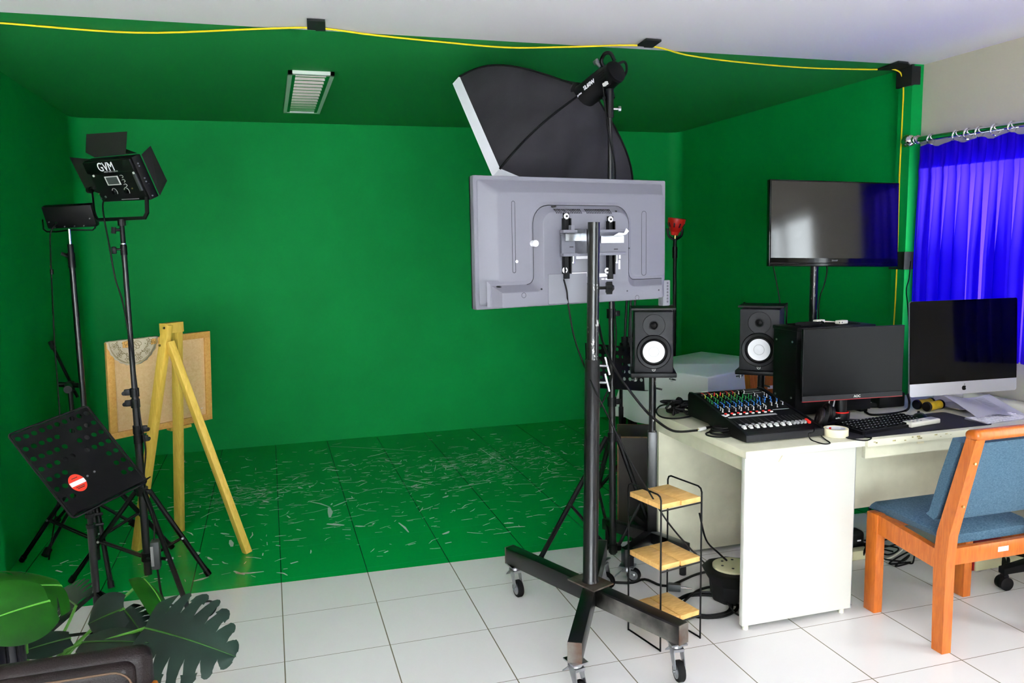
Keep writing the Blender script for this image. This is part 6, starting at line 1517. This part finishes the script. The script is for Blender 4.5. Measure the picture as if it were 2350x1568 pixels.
for f in (aZ(128, 1206), aZ(104, 1284), aZ(312, 1212)):
    mb = MB(); h_ = V((mbse.x, YM, .25)); e_ = V((f.x, f.y, .02)); mb.tube([h_, e_], .009, 8); lg = part('leg', mb, 'blk', mi)
    mb = MB(); mb.tube([e_.lerp(h_, .10), e_], .019, 10); part('rubber_foot', mb, 'rubber', lg)
mb = MB(); mb.cyl(V((mbse.x, YM, .22)), V((mbse.x, YM, .29)), .024, seg=14); part('leg_hub', mb, 'blk', mi)

# ================================================================== EASEL WITH BOARD AND DOILY
ap_ = aY(388, 748, 4.45)
f1, f2, f3 = aZ(314, 1262), aZ(412, 1219), aZ(568, 1269)
ea = thing('easel', 'pale yellow wooden easel with three legs on the green floor', 'easel', ((f1.x+f2.x+f3.x)/3, (f1.y+f2.y+f3.y)/3, 0))
t1, t2_ = aD(384, 745, 4.05), aD(399, 745, 4.13)
lf = (V((f2.x, f2.y, 0))-V((f1.x, f1.y, 0))).normalized(); lfn = V((lf.y, -lf.x, 0))
def eleg(a, b, w_, d_, up): 
    mb = MB(); b = V((b.x, b.y, .0)); dd = (b-a).normalized(); mb.beam(a, b, w_, d_, up=up, bev=.002); return mb
part('leg', eleg(t1, f1, .034, .046, lfn), 'pine', ea); part('leg', eleg(t2_+lf*.02, f2, .034, .046, lfn), 'pine', ea)
t3 = aD(389, 785, 4.06)
part('rear_leg', eleg(t3, f3, .034, .044, (0.5, -.8, .1)), 'pine', ea)
mb = MB(); c_ = (t1+t2_)/2+V((0, 0, -.018)); mb.beam(c_-lf*.052+V((0, 0, .002)), c_+lf*.062+V((0, 0, .002)), .05, .052, bev=.002); part('top_block', mb, 'pine', ea)
for x, y in ((375, 753), (365, 793)):
    p = aD(x, y, 4.0); mb = MB(); mb.cyl(p, p+lfn*.03*(-1 if lfn.dot(CAM-p) < 0 else 1)*.2, .006, seg=10); part('screw', mb, 'brass', ea)
c1_, c2_, c3_, c4_ = aD(246, 787, 4.27), aD(491, 759, 4.73), aD(474, 962, 4.80), aD(248, 1012, 4.34)
ub = ((c2_-c1_)+(c3_-c4_)); wb_ = ub.length/4; ub.normalize(); vb = ((c1_-c4_)+(c2_-c3_)); hb_ = vb.length/4; vb = (vb-ub*vb.dot(ub)).normalized(); nb = ub.cross(vb)
if nb.dot(CAM-c1_) < 0: nb = -nb
cb_ = (c1_+c2_+c3_+c4_)/4
ET = frame(cb_, ub, vb, nb)
bd_ = thing('framed_board', 'framed plywood board standing on the far side of the easel', 'board', T=ET)
fw = .036
for a_, b_ in (((-wb_, -hb_), (wb_, -hb_+fw)), ((-wb_, hb_-fw), (wb_, hb_)), ((-wb_, -hb_+fw), (-wb_+fw*1.1, hb_-fw)), ((wb_-fw, -hb_+fw), (wb_, hb_-fw))):
    mb = MB(); mb.bx((*a_, -.012), (*b_, .012), None, .0015); part('frame_rail', mb, 'pine2', bd_, local=True)
mb = MB(); mb.bx((-wb_+fw*.9, -hb_+fw*.9, -.006), (wb_-fw*.9, hb_-fw*.9, 0)); part('plywood_panel', mb, 'ply', bd_, local=True)
for x, y in ((.35, -.72), (.55, -.70), (.78, -.72)):
    mb = MB(); mb.bx((wb_*x, hb_*y, .0001), (wb_*x+.012, hb_*y+.003, .0008)); part('tape_remnant', mb, 'paper', bd_, local=True)
# peg ledge of the easel
lz = ET @ V((0, -hb_-.012, .0))
mb = MB(); mb.beam(ET @ V((wb_*.1, -hb_-.009, .004)), ET @ V((wb_*.52, -hb_-.009, .004)), .05, .016); part('ledge', mb, 'pine', ea)
# doily: half hangs over our side of the board
dc = aP(302, 783, cb_, nb); dl = ET.inverted() @ dc; Rd = .142
do = thing('lace_doily', 'cream lace doily with gold flowers draped over the top left of the board', 'doily', T=ET)
mb = MB(); n_ = 48; NR = 10; rows = []
def dpt(r_, a):
    x, y = r_*math.cos(a), r_*math.sin(a)
    t = y-hb_*0          # y below zero hangs on our side
    if y < 0: return V((dl.x+x, hb_+.004+y+ .006*abs(x/Rd), .0145+.004*math.sin(x*40)))
    yy = y; 
    if yy < .03: return V((dl.x+x, hb_+.004+.002, .0145-yy))
    return V((dl.x+x, hb_+.004-(yy-.03), -.0165))
for j in range(1, NR+1):
    r_ = Rd*j/NR; rows.append([mb.bm.verts.new(dpt(r_*(1+(.018*math.cos(24*2*PI*k/n_/1.0) if j == NR else 0)), 2*PI*k/n_)) for k in range(n_)])
ce = mb.bm.verts.new(dpt(0, 0))
for k in range(n_): mb.bm.faces.new((ce, rows[0][k], rows[0][(k+1) % n_]))
for r1_, r2_ in zip(rows, rows[1:]):
    for k in range(n_): mb.bm.faces.new((r1_[k], r1_[(k+1) % n_], r2_[(k+1) % n_], r2_[k]))
mb.mark(); lc_ = part('lace_cloth', mb, 'lace', do, local=True, sharp=180); sm_ = lc_.modifiers.new('thickness', 'SOLIDIFY'); sm_.thickness = .0012; sm_.offset = 0
mb = MB()
def dline(pts, w_=.0011):
    mb.tube([dpt(math.hypot(x, y), math.atan2(y, x))+V((0, 0, .0016)) for x, y in pts], w_, 4)
for r_ in (.93, .90, .60):
    dline([(Rd*r_*math.cos(a), Rd*r_*math.sin(a)) for a in [math.radians(-178+176*k/40) for k in range(41)]], .0009)
def petal(cx, cy, R_, npt, rot):
    for k in range(npt):
        a = rot+2*PI*k/npt; ca, sa = math.cos(a), math.sin(a)
        pts = []
        for s_ in range(9):
            t = 2*PI*s_/8; u_, v_ = R_*(.55-.45*math.cos(t)), R_*.26*math.sin(t); pts.append((cx+u_*ca-v_*sa, cy+u_*sa+v_*ca))
        if all(y < -.001 for x, y in pts): dline(pts, .0010)
for k in range(6):
    a = math.radians(-165+30*k); petal(Rd*.76*math.cos(a), Rd*.76*math.sin(a), Rd*.13, 5, a)
for k in range(9):
    a = math.radians(-170+20*k)
    dline([(Rd*(.60+.06*math.sin(PI*s_/6))*math.cos(a+math.radians(-8+16*s_/6)), min(-.002, Rd*(.60+.06*math.sin(PI*s_/6))*math.sin(a+math.radians(-8+16*s_/6)))) for s_ in range(7)], .0014)
petal(0, -.012, Rd*.34, 12, .13)
for x, y in ((-.5, -.25), (.45, -.2), (.3, -.45), (-.25, -.5), (.1, -.52), (-.42, -.1), (.52, -.08)):
    dline([(Rd*x, Rd*y), (Rd*(x+.03), Rd*(y-.03))], .0016)
mb.mark(); part('gold_print', mb, 'lacegold', do, 'gold flower print', local=True)

# ================================================================== SOFA AND PLANT IN THE LOWER LEFT
so = thing('sofa', 'dark brown leather sofa armrest with stitched seam in the lower left corner', 'sofa', (-.75, 1.65, 0))
a0 = aD(336, 1478, 1.80)
sx1, sz1 = a0.x+.015, a0.z
def arm(x0, x1, y0, y1, z0, z1, bev, nm, lab=None):
    mb = MB(); mb.box(((x0+x1)/2, (y0+y1)/2, (z0+z1)/2), (x1-x0, y1-y0, z1-z0), None, bev, 5); return part(nm, mb, 'leather', so, lab)
YS = a0.y-.06; sz1 += .012
arm(sx1-1.15, sx1, YS-.0, YS+.06, .12, sz1, .028, 'back_cushion')
arm(sx1-1.13, sx1-.03, YS-.022, YS+.02, .20, sz1-.016, .022, 'front_pad')
arm(sx1-1.15, sx1-.01, YS-.70, YS-.03, .12, .40, .05, 'seat')
mb = MB(); s1 = sz1-.028; e = .03
pts = [V((sx1-1.12, YS-.0225, s1)), V((sx1-.075, YS-.0225, s1))]+[V((sx1-.075+.04*math.sin(a), YS-.0225, s1-.04+.04*math.cos(a))) for a in [PI/2*k/6 for k in range(1, 7)]]+[V((sx1-.035, YS-.0225, .25))]
mb.tube(pts, .0024, 6); part('stitched_seam', mb, 'thread', so, 'tan stitching')
for x, y in ((sx1-.05, YS+.0), (sx1-1.1, YS+.0), (sx1-.05, YS-.70), (sx1-1.1, YS-.70)):
    mb = MB(); mb.bx((x-.025, y-.025, 0), (x+.025, y+.025, .13)); part('leg', mb, 'teak', so)
q = aD(357, 1548, 1.86)
mb = MB(); mb.bx((sx1-.01, YS-.05, q.z-.04), (sx1+.010, YS+.03, q.z+.03), bev=.008); part('wooden_trim', mb, 'teak', so, 'orange varnished wood trim')
# plant
pc_ = aZ(150, 1500, .0); PP = V((-.75, 2.55, 0))
pt_ = thing('monstera_plant', 'potted artificial monstera with light and dark green split leaves behind the sofa', 'plant', PP)
mb = MB(); mb.lathe([(.10, 0), (.12, .01), (.15, .26), (.155, .28), (.145, .28), (.14, .25), (.0001, .245)], 28, Matrix.Translation(PP)); part('pot', mb, 'pot', pt_)
def leaf(base, tip, nrm, W_, m, slits=True, droop=.25, cup=.12, K=7, holes=True, asym=1.0):
    base, tip = V(base), V(tip); y = (tip-base); L = y.length; y.normalize(); n = V(nrm); n = (n-y*n.dot(y)).normalized(); x = y.cross(n)
    T_ = frame(base, x, y, n); mb = MB()
    def wid(v): 
        # heart outline: widest low down, pointed tip
        return W_*(math.sin(PI*min(1, (v*.86+.14)))**.75)*(1.0-.25*v)
    def P(s, v, u):
        w = wid(v); fwd = (.22-.75*(1-v)**3*.55)*w
        X = s*w*u*(asym if s > 0 else 1); Yv = L*v+fwd*u*u
        return V((X, Yv, -droop*L*v*v*.5 - cup*W_*u*u + .05*W_*math.sin(u*2.5)))
    NU = 12
    for s in (-1, 1):
        for k in range(K):
            v0, v1 = k/K, (k+1)/K; vc = (v0+v1)/2; NV_ = 4
            cut = slits and 1 <= k
            rows = []
            for i in range(NU+1):
                u = i/NU; h = 1.0
                if cut and u > .48:
                    t = (u-.48)/.52; h = 1-.30*math.sin(min(1, t*1.6)*PI/2) if not (holes and k in (2, 4) and t > .55) else 1-.42*max(0, math.sin(min(1, t/.55)*PI))
                    if u > .9: h *= .86
                row = []
                for j in range(NV_+1):
                    f = j/NV_; vv = vc+(f-.5)*(v1-v0)*h
                    uu = u*(1-.10*(2*f-1)**2*(u > .8 and cut))
                    row.append(mb.bm.verts.new(T_ @ P(s, vv, uu)))
                rows.append(row)
            for i in range(NU):
                for j in range(NV_): mb.bm.faces.new((rows[i][j], rows[i+1][j], rows[i+1][j+1], rows[i][j+1]))
    bmesh.ops.remove_doubles(mb.bm, verts=mb.bm.verts[:], dist=1e-5); mb.mark()
    o = part('leaf', mb, m, pt_, sharp=180, fixn=True)
    mb = MB(); mb.tube([T_ @ (P(1, v, 0)+V((0, 0, .0008))) for v in [k/14 for k in range(15)]], [.0028*(1-.8*k/14) for k in range(15)], 6); part('midrib', mb, 'stem' if m != 'leaf_d' else 'leaf_m', o)
    return T_ @ P(1, 0.0, 0)
def stem(a, b, bow):
    a, b = V(a), V(b); m_ = a.lerp(b, .55)+V(bow); mb = MB(); mb.tube(spline([a, m_, b], 8), .0045, 6); part('stem', mb, 'stem', pt_)
soil = PP+V((0, 0, .25))
cs_ = [
 # base px, depth | tip px, depth | normal bias | half width | material
 ((140, 1345), 2.25, (-60, 1330), 2.05, (.1, -.35, 1), .135, 'leaf_l', True, .5, .25),
 ((112, 1380), 2.05, (-70, 1425), 1.85, (-.1, -.9, .6), .10, 'leaf_l', False, .4, .1),
 ((330, 1330), 2.50, (428, 1420), 2.30, (.9, -.1, .75), .075, 'leaf_l', False, .4, .30),
 ((332, 1442), 2.20, (520, 1482), 2.12, (.15, -.80, .75), .15, 'leaf_d', True, .5, .10),
 ((285, 1397), 2.32, (196, 1430), 2.30, (-.2, -.8, .7), .075, 'leaf_d', False, .3, .1),
 ((285, 1400), 2.36, (335, 1460), 2.30, (.3, -.8, .6), .06, 'leaf_d', True, .3, .1),
 ((190, 1475), 2.25, (330, 1462), 2.15, (0, -.5, .9), .055, 'leaf_d', False, .2, .1),
 ((160, 1465), 2.30, (30, 1495), 2.2, (0, -.5, .9), .05, 'leaf_d', False, .2, .1),
 ((175, 1390), 2.45, (120, 1350), 2.6, (0, -.8, .6), .09, 'leaf_d', True, .2, .1),
 ((120, 1415), 2.40, (60, 1400), 2.45, (0, -.8, .6), .07, 'leaf_d', False, .2, .1),
]
for (bx_, by_), bd1, (tx_, ty_), td1, nr, W_, m_, sl_, dr, cu_ in cs_:
    p = leaf(aD(bx_, by_, bd1), aD(tx_, ty_, td1), nr, W_, m_, sl_, dr, cu_)
    stem(soil+V((rq.uniform(-.04, .04), rq.uniform(-.04, .04), 0)), p, (rq.uniform(-.03, .03), rq.uniform(-.03, .0), .04))
# dark ribbed vase at the very left edge
vb_ = aD(14, 1500, 2.0)
mb = MB(); n_ = 36
for_ = [(.055, 0), (.062, .02), (.060, .30), (.058, vb_.z+.06)]
mb.lathe(for_, 40, Matrix.Translation((vb_.x-.02, vb_.y, 0)))
va = solo('dark_vase', mb, 'pot', 'tall dark shiny vase at the left edge beside the plant', 'vase', origin=V((vb_.x-.02, vb_.y, 0)))
for k in range(14):
    a = 2*PI*k/14; mb = MB(); mb.cyl((vb_.x-.02+.060*math.cos(a), vb_.y+.060*math.sin(a), .02), (vb_.x-.02+.0585*math.cos(a), vb_.y+.0585*math.sin(a), vb_.z+.055), .004, seg=6); part('rib', mb, 'pot', va)
